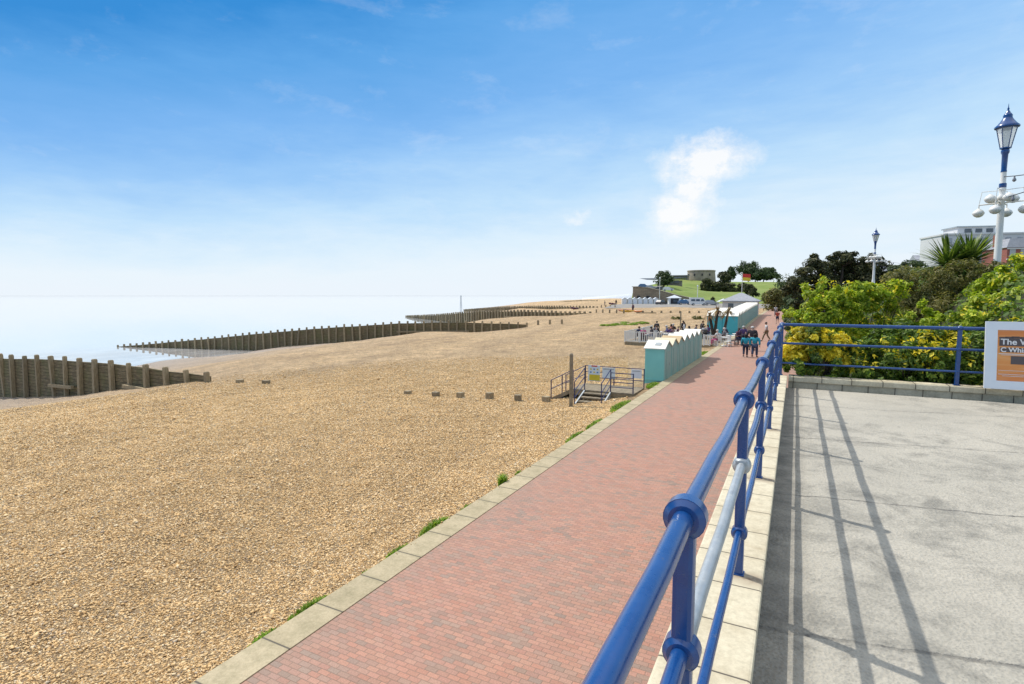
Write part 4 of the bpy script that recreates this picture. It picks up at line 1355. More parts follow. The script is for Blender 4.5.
def pose_joints(kind):
    """joint layout at 1.72 m, facing +Y, feet on z=0 (or seated on a 0.46 m seat)"""
    J = {}
    if kind == 'sit':
        hip = 0.55
        J['pelvis'] = (0, 0, hip, 0.125)
        J['waist'] = (0, -0.02, hip + 0.19, 0.115)
        J['chest'] = (0, 0.0, hip + 0.40, (0.155, 0.115))
        J['neck0'] = (0, 0.02, hip + 0.57, 0.062)
        J['neck'] = (0, 0.05, hip + 0.63, 0.05)
        J['head'] = (0, 0.07, hip + 0.73, 0.090)
        J['crown'] = (0, 0.06, hip + 0.82, 0.066)
        for s, n in ((-1, 'l'), (1, 'r')):
            J['hip' + n] = (s * 0.10, 0.05, hip - 0.01, 0.088)
            J['knee' + n] = (s * 0.12, 0.46, hip - 0.03, 0.060)
            J['ank' + n] = (s * 0.12, 0.44, 0.085, 0.042)
            J['toe' + n] = (s * 0.13, 0.58, 0.04, 0.036)
            J['sh' + n] = (s * 0.19, 0.0, hip + 0.49, 0.062)
            J['el' + n] = (s * 0.24, 0.08, hip + 0.22, 0.043)
            J['wr' + n] = (s * 0.13, 0.30, hip + 0.22, 0.031)
        return J
    lean = 0.03
    J['pelvis'] = (0, 0, 0.93, 0.135)
    J['waist'] = (0, 0, 1.10, 0.115)
    J['chest'] = (0, lean * 0.6, 1.30, (0.165, 0.12))
    J['neck0'] = (0, lean, 1.45, 0.064)
    J['neck'] = (0, lean + 0.01, 1.51, 0.052)
    J['head'] = (0, lean + 0.03, 1.60, 0.090)
    J['crown'] = (0, lean + 0.02, 1.68, 0.066)
    st = {'stand': 0.02, 'walk': 0.17, 'stride': 0.30, 'run': 0.34}[kind]
    for s, n in ((-1, 'l'), (1, 'r')):
        f = s * st
        J['hip' + n] = (s * 0.095, 0, 0.88, 0.092)
        kb = 0.07 if f < 0 else 0.03
        J['knee' + n] = (s * 0.10, f * 0.55 + kb, 0.49, 0.060)
        lift = 0.10 if (f < -0.1) else 0.0
        if kind == 'run' and f < 0:
            lift = 0.28
        J['ank' + n] = (s * 0.10, f * 1.05, 0.085 + lift, 0.043)
        J['toe' + n] = (s * 0.11, f * 1.05 + 0.15 - lift * 0.3, 0.04 + lift * 0.55, 0.037)
        J['sh' + n] = (s * 0.195, lean * 0.6, 1.39, 0.062)
        sw = -f * 0.8
        J['el' + n] = (s * 0.255, sw * 0.5 - 0.03, 1.12, 0.044)
        if kind == 'run':
            J['wr' + n] = (s * 0.20, sw * 0.9 + 0.12, 1.15, 0.031)
        else:
            J['wr' + n] = (s * 0.265, sw * 0.9 + 0.03, 0.88, 0.031)
    return J
BODY_E = [('pelvis', 'waist'), ('waist', 'chest'), ('chest', 'neck0'), ('neck0', 'neck'), ('neck', 'head'), ('head', 'crown')]
for n in 'lr':
    BODY_E += [('pelvis', 'hip' + n), ('hip' + n, 'knee' + n), ('knee' + n, 'ank' + n), ('ank' + n, 'toe' + n), ('chest', 'sh' + n), ('sh' + n, 'el' + n), ('el' + n, 'wr' + n)]
POSE = {}
def fat(v, k):
    r = v[3]
    r = tuple(a + k for a in r) if hasattr(r, '__len__') else r + k
    return (*v[:3], r)
def mid(a, c, f, k):
    ra = a[3] if not hasattr(a[3], '__len__') else a[3][0]
    rc = c[3] if not hasattr(c[3], '__len__') else c[3][0]
    return tuple(a[i] * (1 - f) + c[i] * f for i in range(3)) + (ra * (1 - f) + rc * f + k,)
def get_pose(kind):
    if kind in POSE:
        return POSE[kind]
    J = pose_joints(kind)
    body = skin_mesh('body', J, BODY_E)
    mb = MB()
    for n in 'lr':
        w_, e_ = Vector(J['wr' + n][:3]), Vector(J['el' + n][:3])
        hand_bits(mb, w_, w_ - e_)
    h = Vector(J['head'][:3])
    mb.ball(h + Vector((0, 0.098, -0.012)), (0.013, 0.02, 0.02), 8, 6)      # nose
    mb.ball(h + Vector((0, 0.082, -0.055)), (0.024, 0.014, 0.008), 8, 5)    # lips
    for s in (-1, 1):
        mb.ball(h + Vector((s * 0.090, -0.005, 0.0)), (0.012, 0.022, 0.032), 8, 6)   # ears
    add_extra(body, mb)
    # clothing shells
    long_top = {k: fat(J[k], 0.022) for k in ('pelvis', 'waist', 'chest')}
    long_top['neck0'] = fat(J['neck0'], 0.014)
    for n in 'lr':
        long_top['sh' + n] = fat(J['sh' + n], 0.02)
        long_top['el' + n] = fat(J['el' + n], 0.018)
        long_top['cuff' + n] = mid(J['el' + n], J['wr' + n], 0.9, 0.014)
    te = [('pelvis', 'waist'), ('waist', 'chest'), ('chest', 'neck0')]
    for n in 'lr':
        te += [('chest', 'sh' + n), ('sh' + n, 'el' + n), ('el' + n, 'cuff' + n)]
    jacket = skin_mesh('jacket', long_top, te)
    short = {k: v for k, v in long_top.items() if not k.startswith('cuff') and not k.startswith('el')}
    for n in 'lr':
        short['slv' + n] = mid(J['sh' + n], J['el' + n], 0.6, 0.022)
    shirt = skin_mesh('shirt', short, [('pelvis', 'waist'), ('waist', 'chest'), ('chest', 'neck0')] + [e for n in 'lr' for e in (('chest', 'sh' + n), ('sh' + n, 'slv' + n))])
    tr = {'pelvis': fat(J['pelvis'], 0.014)}
    sh_ = {'pelvis': fat(J['pelvis'], 0.014)}
    for n in 'lr':
        tr['hip' + n] = fat(J['hip' + n], 0.014)
        tr['knee' + n] = fat(J['knee' + n], 0.016)
        tr['hem' + n] = mid(J['knee' + n], J['ank' + n], 0.9, 0.022)
        sh_['hip' + n] = fat(J['hip' + n], 0.014)
        sh_['hem' + n] = mid(J['hip' + n], J['knee' + n], 0.85, 0.022)
    e = [('pelvis', 'hip' + n) for n in 'lr']
    trousers = skin_mesh('trousers', tr, e + [x for n in 'lr' for x in (('hip' + n, 'knee' + n), ('knee' + n, 'hem' + n))])
    shorts = skin_mesh('shorts', sh_, e + [('hip' + n, 'hem' + n) for n in 'lr'])
    sm = MB()
    for n in 'lr':
        a, c = Vector(J['ank' + n][:3]), Vector(J['toe' + n][:3])
        d = (c - a)
        d.z = 0
        d.normalize()
        m_ = (a + c) / 2
        tmp = MB().ball((0, 0, 0), (0.052, 0.135, 0.045), 10, 7)
        rz = math.atan2(d.y, d.x) - PI / 2
        rot = Matrix.Rotation(rz, 3, 'Z')
        sm.add([rot @ Vector(p) + Vector((m_.x, m_.y, min(a.z, c.z) + 0.008)) for p in tmp.v], tmp.f, True)
    shoes = MB()
    shoes.v, shoes.f, shoes.sm = sm.v, sm.f, sm.sm
    hs, hl = MB(), MB()
    hs.ball(h + Vector((0, -0.018, 0.035)), (0.098, 0.105, 0.095), 14, 9)
    hl.ball(h + Vector((0, -0.022, 0.030)), (0.102, 0.108, 0.10), 14, 9)
    hl.ball(h + Vector((0, -0.070, -0.085)), (0.085, 0.055, 0.14), 12, 8)
    def raw(mb, nm):
        me = bpy.data.meshes.new(nm)
        me.from_pydata([tuple(p) for p in mb.v], [], mb.f)
        me.polygons.foreach_set('use_smooth', [True] * len(mb.f))
        return me
    eyes = [MB().ball(h + Vector((s * 0.034, 0.083, 0.012)), 0.011, 8, 6) for s in (-1, 1)]
    POSE[kind] = dict(body=body, jacket=jacket, shirt=shirt, trousers=trousers, shorts=shorts, shoes=raw(shoes, 'shoes'), hair_s=raw(hs, 'hair'), hair_l=raw(hl, 'hair'), eyes=[raw(e, 'eye') for e in eyes], J=J)
    return POSE[kind]
def solid(name, c, rough=0.85):
    return pm(name, c, tuple(v * 0.72 for v in c), 9, rough=rough)
SKIN = [solid('fair_skin', (0.55, 0.33, 0.24), 0.5), solid('tan_skin', (0.40, 0.22, 0.15), 0.5)]
HAIR = {'dark': solid('dark_hair', (0.025, 0.018, 0.013)), 'white': solid('white_hair', (0.62, 0.60, 0.57)), 'brown': solid('brown_hair', (0.11, 0.06, 0.03)), 'fair': solid('fair_hair', (0.42, 0.30, 0.14))}
CL = {'teal': solid('teal_cloth', (0.03, 0.36, 0.46)), 'black': M['black'], 'navy': solid('navy_cloth', (0.02, 0.028, 0.07)), 'purple': solid('purple_cloth', (0.09, 0.055, 0.16)), 'plum': solid('plum_cloth', (0.13, 0.05, 0.08)),
      'white': solid('white_cloth', (0.68, 0.67, 0.65)), 'pink': solid('pink_cloth', (0.50, 0.10, 0.22)), 'red': solid('coral_cloth', (0.55, 0.09, 0.05)), 'grey': solid('grey_cloth', (0.22, 0.22, 0.24)), 'khaki': solid('khaki_cloth', (0.26, 0.20, 0.12)), 'denim': solid('denim_cloth', (0.07, 0.10, 0.18)), 'yellow': solid('yellow_cloth', (0.62, 0.48, 0.04))}
def slot(name, me, mat, par):
    ob = bpy.data.objects.new(name, me)
    COL.objects.link(ob)
    ob.parent = par
    if not me.materials:
        me.materials.append(mat)
    ob.material_slots[0].link = 'OBJECT'
    ob.material_slots[0].material = mat
    return ob
def person(label, loc, rz, kind, top, top_c, bot, bot_c, hair, long_hair=False, scale=1.0, skin=0, shoes='black', group=None, width=1.0):
    P = get_pose(kind)
    r = thing('person', label, 'person', loc, rz, group)
    r.scale = (scale * width, scale * width, scale)
    slot('body', P['body'], SKIN[skin], r)
    slot(top, P[top], CL[top_c], r)
    slot(bot, P[bot], CL[bot_c], r)
    slot('shoes', P['shoes'], CL[shoes], r)
    slot('hair', P['hair_l'] if long_hair else P['hair_s'], HAIR[hair], r)
    for e in P['eyes']:
        slot('eye', e, M['dark'], r)
    return r
def bag(label, loc, mat, size=(0.34, 0.16, 0.36)):
    r = thing('bag', label, 'bag', loc)
    MB().add([], []).rbox((loc[0], loc[1], loc[2] + size[2] / 2), size, 0.05).build('pouch', mat, r)
    b = MB()
    pts = [(loc[0] + size[0] * 0.32 * math.cos(a), loc[1], loc[2] + size[2] + 0.16 * math.sin(a)) for a in np.linspace(0, PI, 9)]
    b.path(pts, 0.012)
    b.build('strap', mat, r)
    return r
def zt(t):
    return float(zp(t))
away = 0.0
person('left of the two walkers in teal tops, dark trousers, walking away', (-3.02, 41.1, zt(41)), 0.05, 'walk', 'jacket', 'teal', 'trousers', 'navy', 'dark', True, 0.93, width=1.12)
person('right of the two walkers in teal tops, broader, walking away', (-2.45, 41.3, zt(41)), -0.04, 'walk', 'jacket', 'teal', 'trousers', 'denim', 'dark', True, 0.95, width=1.28)
person('walker in a dark jacket just ahead of the teal pair', (-2.95, 46.2, zt(46)), 0.0, 'walk', 'jacket', 'black', 'trousers', 'black', 'white', False, 1.10, width=1.25)
person('white-haired person in purple beside the cafe tables, walking', (-3.95, 50.9, zt(51)), 0.1, 'walk', 'jacket', 'purple', 'trousers', 'navy', 'white', False, 0.97, width=1.1)
person('person in a white top and khaki trousers mid-stride near the railing', (-2.38, 56.0, zt(56)), PI / 2 + 0.3, 'stride', 'shirt', 'white', 'trousers', 'khaki', 'dark', False, 1.04)
person('distant runner in coral red top and dark shorts', (-2.18, 81.0, zt(81)), PI, 'run', 'shirt', 'red', 'shorts', 'navy', 'brown', False, 1.02)
person('distant pale-clothed person far up the promenade by the trees', (-3.0, 100.0, zt(100)), PI, 'walk', 'shirt', 'white', 'trousers', 'grey', 'fair')
person('person in black standing by the slim post beyond the cafe deck', (-11.6, 66.0, float(beach_z(-11.6, 66))), 1.0, 'stand', 'jacket', 'black', 'trousers', 'black', 'dark', width=1.15)
person('person in black standing at the far end of the near hut row', (-8.7, 60.5, -0.13), -0.8, 'stand', 'jacket', 'black', 'trousers', 'navy', 'dark', width=1.1)
# seated on the deck
cols = ['black', 'navy', 'pink', 'purple', 'white', 'plum', 'grey', 'black', 'denim', 'plum', 'white', 'navy', 'red', 'grey', 'black', 'white', 'purple', 'navy']
hairs = ['dark', 'brown', 'white', 'fair', 'dark', 'brown']
rng = np.random.default_rng(4)
for i, (cx, cy, rz) in enumerate(seats):
    if i in (4, 13):
        continue
    c = cols[i % len(cols)]
    person(f'seated cafe customer in {c} among the crowd at the deck tables', (cx, cy, DK), rz, 'sit', 'jacket' if i % 3 else 'shirt', c, 'trousers', ['denim', 'black', 'khaki', 'navy'][i % 4], hairs[i % 6], i % 2 == 0, 1.0, group='seated customers on the cafe deck', width=1.1)
for x_, y_, kk, cc in ((-10.0, 57.4, 'stand', 'white'), (-12.9, 58.0, 'walk', 'black')):
    person(f'cafe customer in {cc} on foot between the deck tables', (x_, y_, DK), rng.uniform(-2, 2), kk, 'jacket', cc, 'trousers', 'navy', 'dark', group='people on foot on the cafe deck')
person('person in plum seated on a dark chair at the promenade cafe edge', (-4.35, 51.2, 0), -2.2, 'sit', 'jacket', 'plum', 'trousers', 'navy', 'dark', True, 1.05, width=1.2)
person('person in pink seated beside the cafe picket fence', (-5.8, 49.1, 0), 1.0, 'sit', 'shirt', 'white', 'trousers', 'pink', 'white', False, 1.0, width=1.1)
person('person in grey seated at the promenade cafe table beyond the fence', (-5.6, 52.3, 0), 1.4, 'sit', 'jacket', 'grey', 'trousers', 'black', 'white', width=1.1)
person('person in purple seated at the farthest promenade cafe table', (-4.2, 54.0, 0), -1.5, 'sit', 'jacket', 'purple', 'trousers', 'black', 'brown', True, width=1.15)
person('person in dark top seated by the palm trunks', (-5.9, 55.4, 0), -0.6, 'sit', 'jacket', 'navy', 'trousers', 'black', 'dark')
MB_ch = put(ch_d, (-5.9, 55.4, 0), -0.6, 'dark chair under the palm trunks', GC)
# kayaks drawn up on the shingle with a person beside them
def kayak(label, x, y, rz, ln, mat):
    zz = float(beach_z(x, y))
    r = thing('kayak', label, 'kayak', (x, y, zz), rz)
    V, Fq = [], []
    N, K = 14, 10
    for i in range(N + 1):
        u = -1 + 2 * i / N
        w_ = 0.36 * (1 - abs(u) ** 2.3) + 0.01
        h = 0.20 * (1 - abs(u) ** 3) + 0.02
        rise = 0.16 * abs(u) ** 3
        for k in range(K):
            a = 2 * PI * k / K
            V.append((u * ln / 2, w_ * math.cos(a), 0.24 + rise + h * math.sin(a)))
    for i in range(N):
        for k in range(K):
            kk = (k + 1) % K
            Fq.append((i * K + k, i * K + kk, (i + 1) * K + kk, (i + 1) * K + k))
    link('hull', np_mesh('hull', V, Fq, True), mat, r)
    tmp = MB()
    for k in range(16):
        a, c = 2 * PI * k / 16, 2 * PI * (k + 1) / 16
        tmp.tube((0.42 * math.cos(a), 0.22 * math.sin(a), 0.44), (0.42 * math.cos(c), 0.22 * math.sin(c), 0.44), 0.03, n=6)
    me = bpy.data.meshes.new('cockpit_rim')
    me.from_pydata([tuple(v) for v in tmp.v], [], tmp.f)
    link('cockpit_rim', me, M['rubber'], r)
    return r
M['kay_o'] = pm('orange_plastic', (0.68, 0.22, 0.04), rough=0.35)
M['kay_y'] = pm('yellow_plastic', (0.72, 0.42, 0.04), rough=0.35)
M['kay_r'] = pm('dark_red_plastic', (0.42, 0.06, 0.03), rough=0.35)
kayak('orange and red kayak lying on the shingle left of the crouching person', -35.0, 124.2, 0.1, 3.4, M['kay_r'])
kayak('yellow kayak lying on the shingle below the person', -33.4, 120.6, 0.5, 3.2, M['kay_y'])
kayak('orange kayak lying on the shingle at the end of the low revetment', -31.3, 121.6, -0.4, 3.0, M['kay_o'])
person('person in dark clothes bending among the kayaks on the beach', (-33.6, 126.2, float(beach_z(-33.6, 126.2))), 1.2, 'stand', 'jacket', 'plum', 'trousers', 'navy', 'dark', width=1.3)
for i, (x_, y_, c) in enumerate([(-52.5, 176, 'black'), (-50.5, 178, 'navy'), (-55.0, 172, 'grey')]):
    person(['tiny distant figure in black at the top of the far beach', 'tiny distant figure in navy left of the white huts', 'tiny distant grey figure farthest down the beach'][i], (x_, y_, float(beach_z(x_, y_))), i, 'stand', 'jacket', c, 'trousers', 'navy', 'dark', group='distant people on the far beach', width=1.2)
# a parked barrow-like dark tarpaulin heap beside groyne three
for x_, y_, lab in ((-57.8, 151.6, 'dark heap of nets and boxes beside the third groyne'), (-57.0, 186, 'dark heap on the far beach near the white huts')):
    zz = float(beach_z(x_, y_))
    b = MB()
    rg = np.random.default_rng(int(-x_))
    for k in range(7):
        b.ball((x_ + rg.uniform(-0.9, 0.9), y_ + rg.uniform(-0.5, 0.5), zz + rg.uniform(0.1, 0.45)), (rg.uniform(0.3, 0.6), rg.uniform(0.3, 0.5), rg.uniform(0.2, 0.4)), 8, 6)
    tag(b.build('net_heap', CL['plum'], None, (x_, y_, zz)), lab, 'heap')

# ------------------------------------------------------------------ far end of the beach
def hzz(x, y):
    return float(hz(np.array([[x]], float), np.array([[y]], float))[0, 0])
# round tower
tw = thing('round_tower', 'squat round stone tower on the crest of the grassy hill', 'tower', (-42.9, 289.2, 11))
zb = 10.5
MB().lathe((-42.9, 289.2, zb), [(7.0, 0), (6.75, 3.0), (6.5, 5.3)], 40).build('wall', M['tower'], tw)
MB().lathe((-42.9, 289.2, zb + 5.3), [(6.66, 0), (6.72, 0.15), (6.72, 0.65), (6.5, 0.75)], 40, False).build('parapet', M['tower'], tw)
for a in (-1.9, -1.35, -0.8, -2.5):
    MB().box((-42.9 + 6.66 * math.cos(a), 289.2 + 6.66 * math.sin(a), zb + 3.7), (0.7, 0.5, 1.0), a + PI / 2).build('window', M['dark'], tw)
# long low glazed building beside it
lb = thing('glazed_building', 'low dark glazed building between the tree and the round tower', 'building', (-51.3, 277, 11.6))
MB().box((-51.3, 278, 12.6), (8.2, 4, 2.0)).build('wall', M['tower'], lb)
for k in range(5):
    MB().box((-54.5 + 1.6 * k, 275.96, 12.85), (1.4, 0.1, 1.2)).build('window', M['glass'], lb)
MB().box((-51.3, 277.5, 13.75), (9.0, 5.6, 0.25)).build('roof', M['slate'], lb)
# cafe with a flat cantilevered roof on the seaward slope
cp = thing('canopy_building', 'low building with a flat roof jutting seawards above the sea wall', 'building', (-47, 227, 8.2))
b = MB()
b.add([(-56.8, 222, 11.0), (-40, 230, 11.3), (-41, 236, 11.3), (-55, 233, 11.2), (-54.0, 223, 10.4), (-40, 231, 10.9), (-41, 236, 10.9), (-54, 233, 10.6)], [(0, 1, 2, 3), (7, 6, 5, 4), (0, 4, 5, 1), (1, 5, 6, 2), (2, 6, 7, 3), (3, 7, 4, 0)])
b.build('roof', M['slate'], cp)
MB().box((-46.5, 231.0, 8.6), (9.5, 3, 3.2), 0.35).build('wall', M['tower'], cp)
for k in range(4):
    MB().box((-49.6 + 2.0 * k, 227.55 + 0.84 * k, 9.6), (1.9, 0.12, 1.3), 0.35).build('window', M['glass'], cp)
# stone bastion of the sea wall with its ramp
sw = thing('sea_wall', 'brown stone sea wall bastion stepping down beside the hill ramp', 'sea wall', (-42, 193, 1))
pts = [(-53.5, 210, 7.4), (-52.0, 194.6, 7.1), (-46.5, 193.2, 6.8), (-41.8, 192.5, 5.7), (-36.5, 190.7, 4.3), (-31.0, 189.0, 3.2)]
b = MB()
for i in range(len(pts) - 1):
    (xa, ya, za), (xc, yc, zc) = pts[i], pts[i + 1]
    b.add([(xa, ya, -2), (xc, yc, -2), (xc, yc, zc), (xa, ya, za), (xa + 0.3, ya + 0.9, -2), (xc + 0.3, yc + 0.9, -2), (xc + 0.3, yc + 0.9, zc), (xa + 0.3, ya + 0.9, za)],
          [(0, 1, 2, 3), (5, 4, 7, 6), (3, 2, 6, 7), (1, 5, 6, 2), (0, 3, 7, 4)])
b.build('wall', M['stone_wall'], sw)
b = MB()
for i in range(len(pts) - 1):
    (xa, ya, za), (xc, yc, zc) = pts[i], pts[i + 1]
    m_ = ((xa + xc) / 2, (ya + yc) / 2 + 0.3, (za + zc) / 2 + 0.12)
    d = Vector((xc - xa, yc - ya, zc - za))
    b.box(m_, (d.length, 0.9, 0.24), math.atan2(d.y, d.x), (0, -math.asin(d.z / d.length)))
b.build('coping', M['tower'], sw)
for x_, y_ in ((-46.2, 193.0), (-49.7, 193.95)):
    MB().box((x_, y_, 2.7), (1.0, 0.5, 2.6), -0.24).build('doorway', M['dark'], sw)
MB().box((-46.0, 192.6, 1.0), (12.5, 3.0, 3.0), -0.2).build('plinth', M['stone_wall'], sw)
# white beach huts in front of the wall
wh = thing('beach_hut', '', 'beach hut')
b = MB()
b.prism([(0, 0), (1.42, 0), (1.42, 1.85), (0.71, 2.25), (0, 1.85)], 'y', 0, 1.8)
HM = b
w_ = MB()
w_.prism([(0, -0.4), (1.42, -0.4), (1.42, 1.75), (0.71, 2.2), (0, 1.75)], 'y', 0, 1.7)
w_.build('wall', M['white'], wh)
rf = MB()
rf.prism([(-0.08, 1.70), (0.71, 2.22), (0.71, 2.30), (-0.08, 1.78)], 'y', -0.12, 1.8)
rf.prism([(0.71, 2.22), (1.50, 1.70), (1.50, 1.78), (0.71, 2.30)], 'y', -0.12, 1.8)
rf.build('roof', M['frame_white'], wh)
MB().box((0.71, -0.02, 0.8), (0.8, 0.04, 1.55)).build('door', M['frame_white'], wh)
MB().box((0.0, -0.01, 0.85), (0.06, 0.03, 1.7)).build('trim', M['galv'], wh)
for i in range(7):
    f = i / 7
    loc = (-48.6 + 10.4 * f, 169.6 + 4.6 * f, 1.25)
    lab = 'white gabled beach hut in the distant row below the stone sea wall'
    if i == 0:
        wh.location, wh.rotation_euler = loc, (0, 0, 0.42)
        wh['label'], wh['group'] = lab, 'distant white beach huts'
    else:
        dup(wh, loc, 0.42, lab, 'distant white beach huts')
# kiosk
kx, ky, kz = -32.6, 169.2, 1.35
k_ = thing('kiosk', 'small dark-fronted kiosk with a pale pointed roof right of the distant white huts', 'kiosk', (kx, ky, kz), 0)
MB().box((kx, ky, kz + 1.05), (3.4, 2.2, 2.1), 0.42).build('wall', M['white'], k_)
MB().box((kx + 0.35, ky - 1.1, kz + 1.15), (2.4, 0.1, 1.6), 0.42).build('shop_front', M['dark'], k_)
MB().box((kx + 0.45, ky - 1.18, kz + 1.15), (1.0, 0.06, 0.8), 0.42).build('window', M['glass'], k_)
b = MB()
b.add([(kx - 2.1, ky - 1.9, kz + 2.1), (kx + 2.3, ky - 0.4, kz + 2.1), (kx + 1.6, ky + 1.8, kz + 2.1), (kx - 2.4, ky + 0.6, kz + 2.1), (kx, ky, kz + 2.95)], [(0, 1, 4), (1, 2, 4), (2, 3, 4), (3, 0, 4), (3, 2, 1, 0)])
b.build('roof', M['frame_white'], k_)
# parked vehicles
def car(name, label, cat, loc, rz, paint, prof, ln, wd, win):
    r = thing(name, label, cat, loc, rz, 'vehicles parked at the far end of the beach')
    def mk(b, nm, mat, par):
        me = bpy.data.meshes.new(nm)
        me.from_pydata([tuple(p) for p in b.v], [], b.f)
        bm = bmesh.new(); bm.from_mesh(me); bmesh.ops.recalc_face_normals(bm, faces=bm.faces); bm.to_mesh(me); bm.free()
        return link(nm, me, mat, par)
    bd = MB()
    n = len(prof)
    vs, fs = [], []
    for y_, tp in ((-wd / 2, 0), (-wd / 2 + 0.0, 1), (wd / 2, 1), (wd / 2, 0)):
        pass
    for s in (-1, 1):
        for (px, pz) in prof:
            inset = 0.0 if pz < 0.95 else 0.16 * min(1, (pz - 0.95) / 0.5)
            vs.append((px, s * (wd / 2 - inset), pz))
    fs = [(i, (i + 1) % n, n + (i + 1) % n, n + i) for i in range(n)] + [tuple(range(n)), tuple(range(2 * n - 1, n - 1, -1))]
    bd.add(vs, fs)
    mk(bd, 'body', paint, r)
    for (x0, x1, z0, z1, sl) in win:
        for s in (-1, 1):
            g = MB()
            yy = s * (wd / 2 - 0.02)
            y2 = s * (wd / 2 - 0.13)
            g.add([(x0, yy, z0), (x1, yy, z0), (x1 - sl, y2, z1), (x0 + sl, y2, z1), (x0, yy - s * 0.2, z0), (x1, yy - s * 0.2, z0), (x1 - sl, y2 - s * 0.2, z1), (x0 + sl, y2 - s * 0.2, z1)],
                  [(0, 1, 2, 3), (4, 7, 6, 5), (0, 4, 5, 1), (3, 2, 6, 7), (0, 3, 7, 4), (1, 5, 6, 2)])
            mk(g, 'window', M['glass'], r)
    for x_ in (-ln * 0.31, ln * 0.31):
        for s in (-1, 1):
            wme = mk(MB().tube((x_, s * (wd / 2 - 0.18), 0.31), (x_, s * (wd / 2 + 0.01), 0.31), 0.31, n=18, smooth=False), 'wheel', M['rubber'], r)
            mk(MB().tube((x_, s * (wd / 2), 0.31), (x_, s * (wd / 2 + 0.02), 0.31), 0.19, n=14, smooth=False), 'rim', M['steel'], wme)
    for s in (-1, 1):
        mk(MB().rbox((ln / 2 - 0.04, s * wd * 0.34, 0.66), (0.1, 0.3, 0.14), 0.03), 'headlight', M['frame_white'], r)
        mk(MB().rbox((-ln / 2 + 0.03, s * wd * 0.38, 0.72), (0.08, 0.2, 0.18), 0.03), 'tail_light', M['red'], r)
    return r
HATCH = [(-1.9, 0.28), (1.9, 0.28), (1.92, 0.62), (1.75, 0.80), (0.95, 0.93), (0.35, 1.42), (-1.25, 1.46), (-1.78, 0.98), (-1.92, 0.75)]
VAN = [(-2.3, 0.3), (2.2, 0.3), (2.25, 0.85), (1.95, 1.05), (1.45, 1.75), (1.2, 2.1), (-2.3, 2.15)]
P_ = {'blue': pm('dark_blue_car_paint', (0.05, 0.14, 0.27), rough=0.25, coat=0.6), 'white': pm('white_car_paint', (0.75, 0.75, 0.74), rough=0.3, coat=0.6), 'grey': pm('silver_car_paint', (0.38, 0.40, 0.42), rough=0.3, coat=0.6), 'dark': pm('charcoal_car_paint', (0.05, 0.05, 0.055), rough=0.3, coat=0.6)}
CW = [(-1.25, -0.35, 0.95, 1.36, 0.12), (-0.25, 0.72, 0.95, 1.36, 0.22)]
VW = [(-2.0, -0.9, 1.15, 1.75, 0.05), (-0.75, 0.3, 1.15, 1.75, 0.05), (0.45, 1.45, 1.12, 1.75, 0.28)]
cz = lambda y: 1.5 + 0.004 * (y - 160)
car('parked_car', 'dark blue hatchback parked right of the dark kiosk', 'car', (-28.9, 165.4, cz(165)), 0.35, P_['blue'], HATCH, 3.8, 1.7, CW)
car('parked_car', 'white car on the ramp behind the dark blue hatchback', 'car', (-29.8, 177.0, cz(177)), 0.5, P_['white'], HATCH, 3.8, 1.7, CW)
car('parked_car', 'dark car between the white huts and the kiosk', 'car', (-35.6, 165.6, 1.35), 1.2, P_['dark'], HATCH, 3.8, 1.7, CW)
car('parked_van', 'white van with dark windows parked below the hill lawn', 'van', (-23.9, 157.4, cz(157)), 0.3, P_['white'], VAN, 4.5, 1.85, VW)
car('parked_car', 'silver car right of the white van', 'car', (-20.6, 158.2, cz(158)), 0.2, P_['grey'], HATCH, 3.8, 1.7, CW)
for i, (x_, y_, z_, c) in enumerate([(-49.2, 199, 7.1, 'blue'), (-46.6, 199, 6.9, 'grey'), (-43.0, 198.5, 6.1, 'dark'), (-40.2, 197.5, 5.5, 'white')]):
    car('parked_car', f'{["blue", "silver", "charcoal", "white"][i]} car parked on the ramp above the stone sea wall', 'car', (x_, y_, hzz(x_, y_) + 0.15), 0.2, P_[c], HATCH, 3.8, 1.7, CW)
# small roofs beyond the far huts
def gazebo(label, x, y, z, w_, h, mat):
    r = thing('gazebo', label, 'gazebo', (x, y, z))
    for sx in (-1, 1):
        for sy in (-1, 1):
            MB().box((x + sx * w_ * 0.45, y + sy * w_ * 0.45, z + h * 0.3), (0.08, 0.08, h * 0.6)).build('post', M['white'], r)
    MB().add([(x - w_ / 2, y - w_ / 2, z + h * 0.6), (x + w_ / 2, y - w_ / 2, z + h * 0.6), (x + w_ / 2, y + w_ / 2, z + h * 0.6), (x - w_ / 2, y + w_ / 2, z + h * 0.6), (x, y, z + h)],
             [(0, 1, 4), (1, 2, 4), (2, 3, 4), (3, 0, 4), (3, 2, 1, 0)]).build('roof', mat, r)
gazebo('white-topped gazebo left of the slate-roofed pavilion', -16.6, 149.3, 1.5, 2.9, 1.9, M['frame_white'])
gazebo('blue-grey topped gazebo behind the slate-roofed pavilion', -14.7, 161.0, 1.5, 3.8, 2.4, M['slate'])
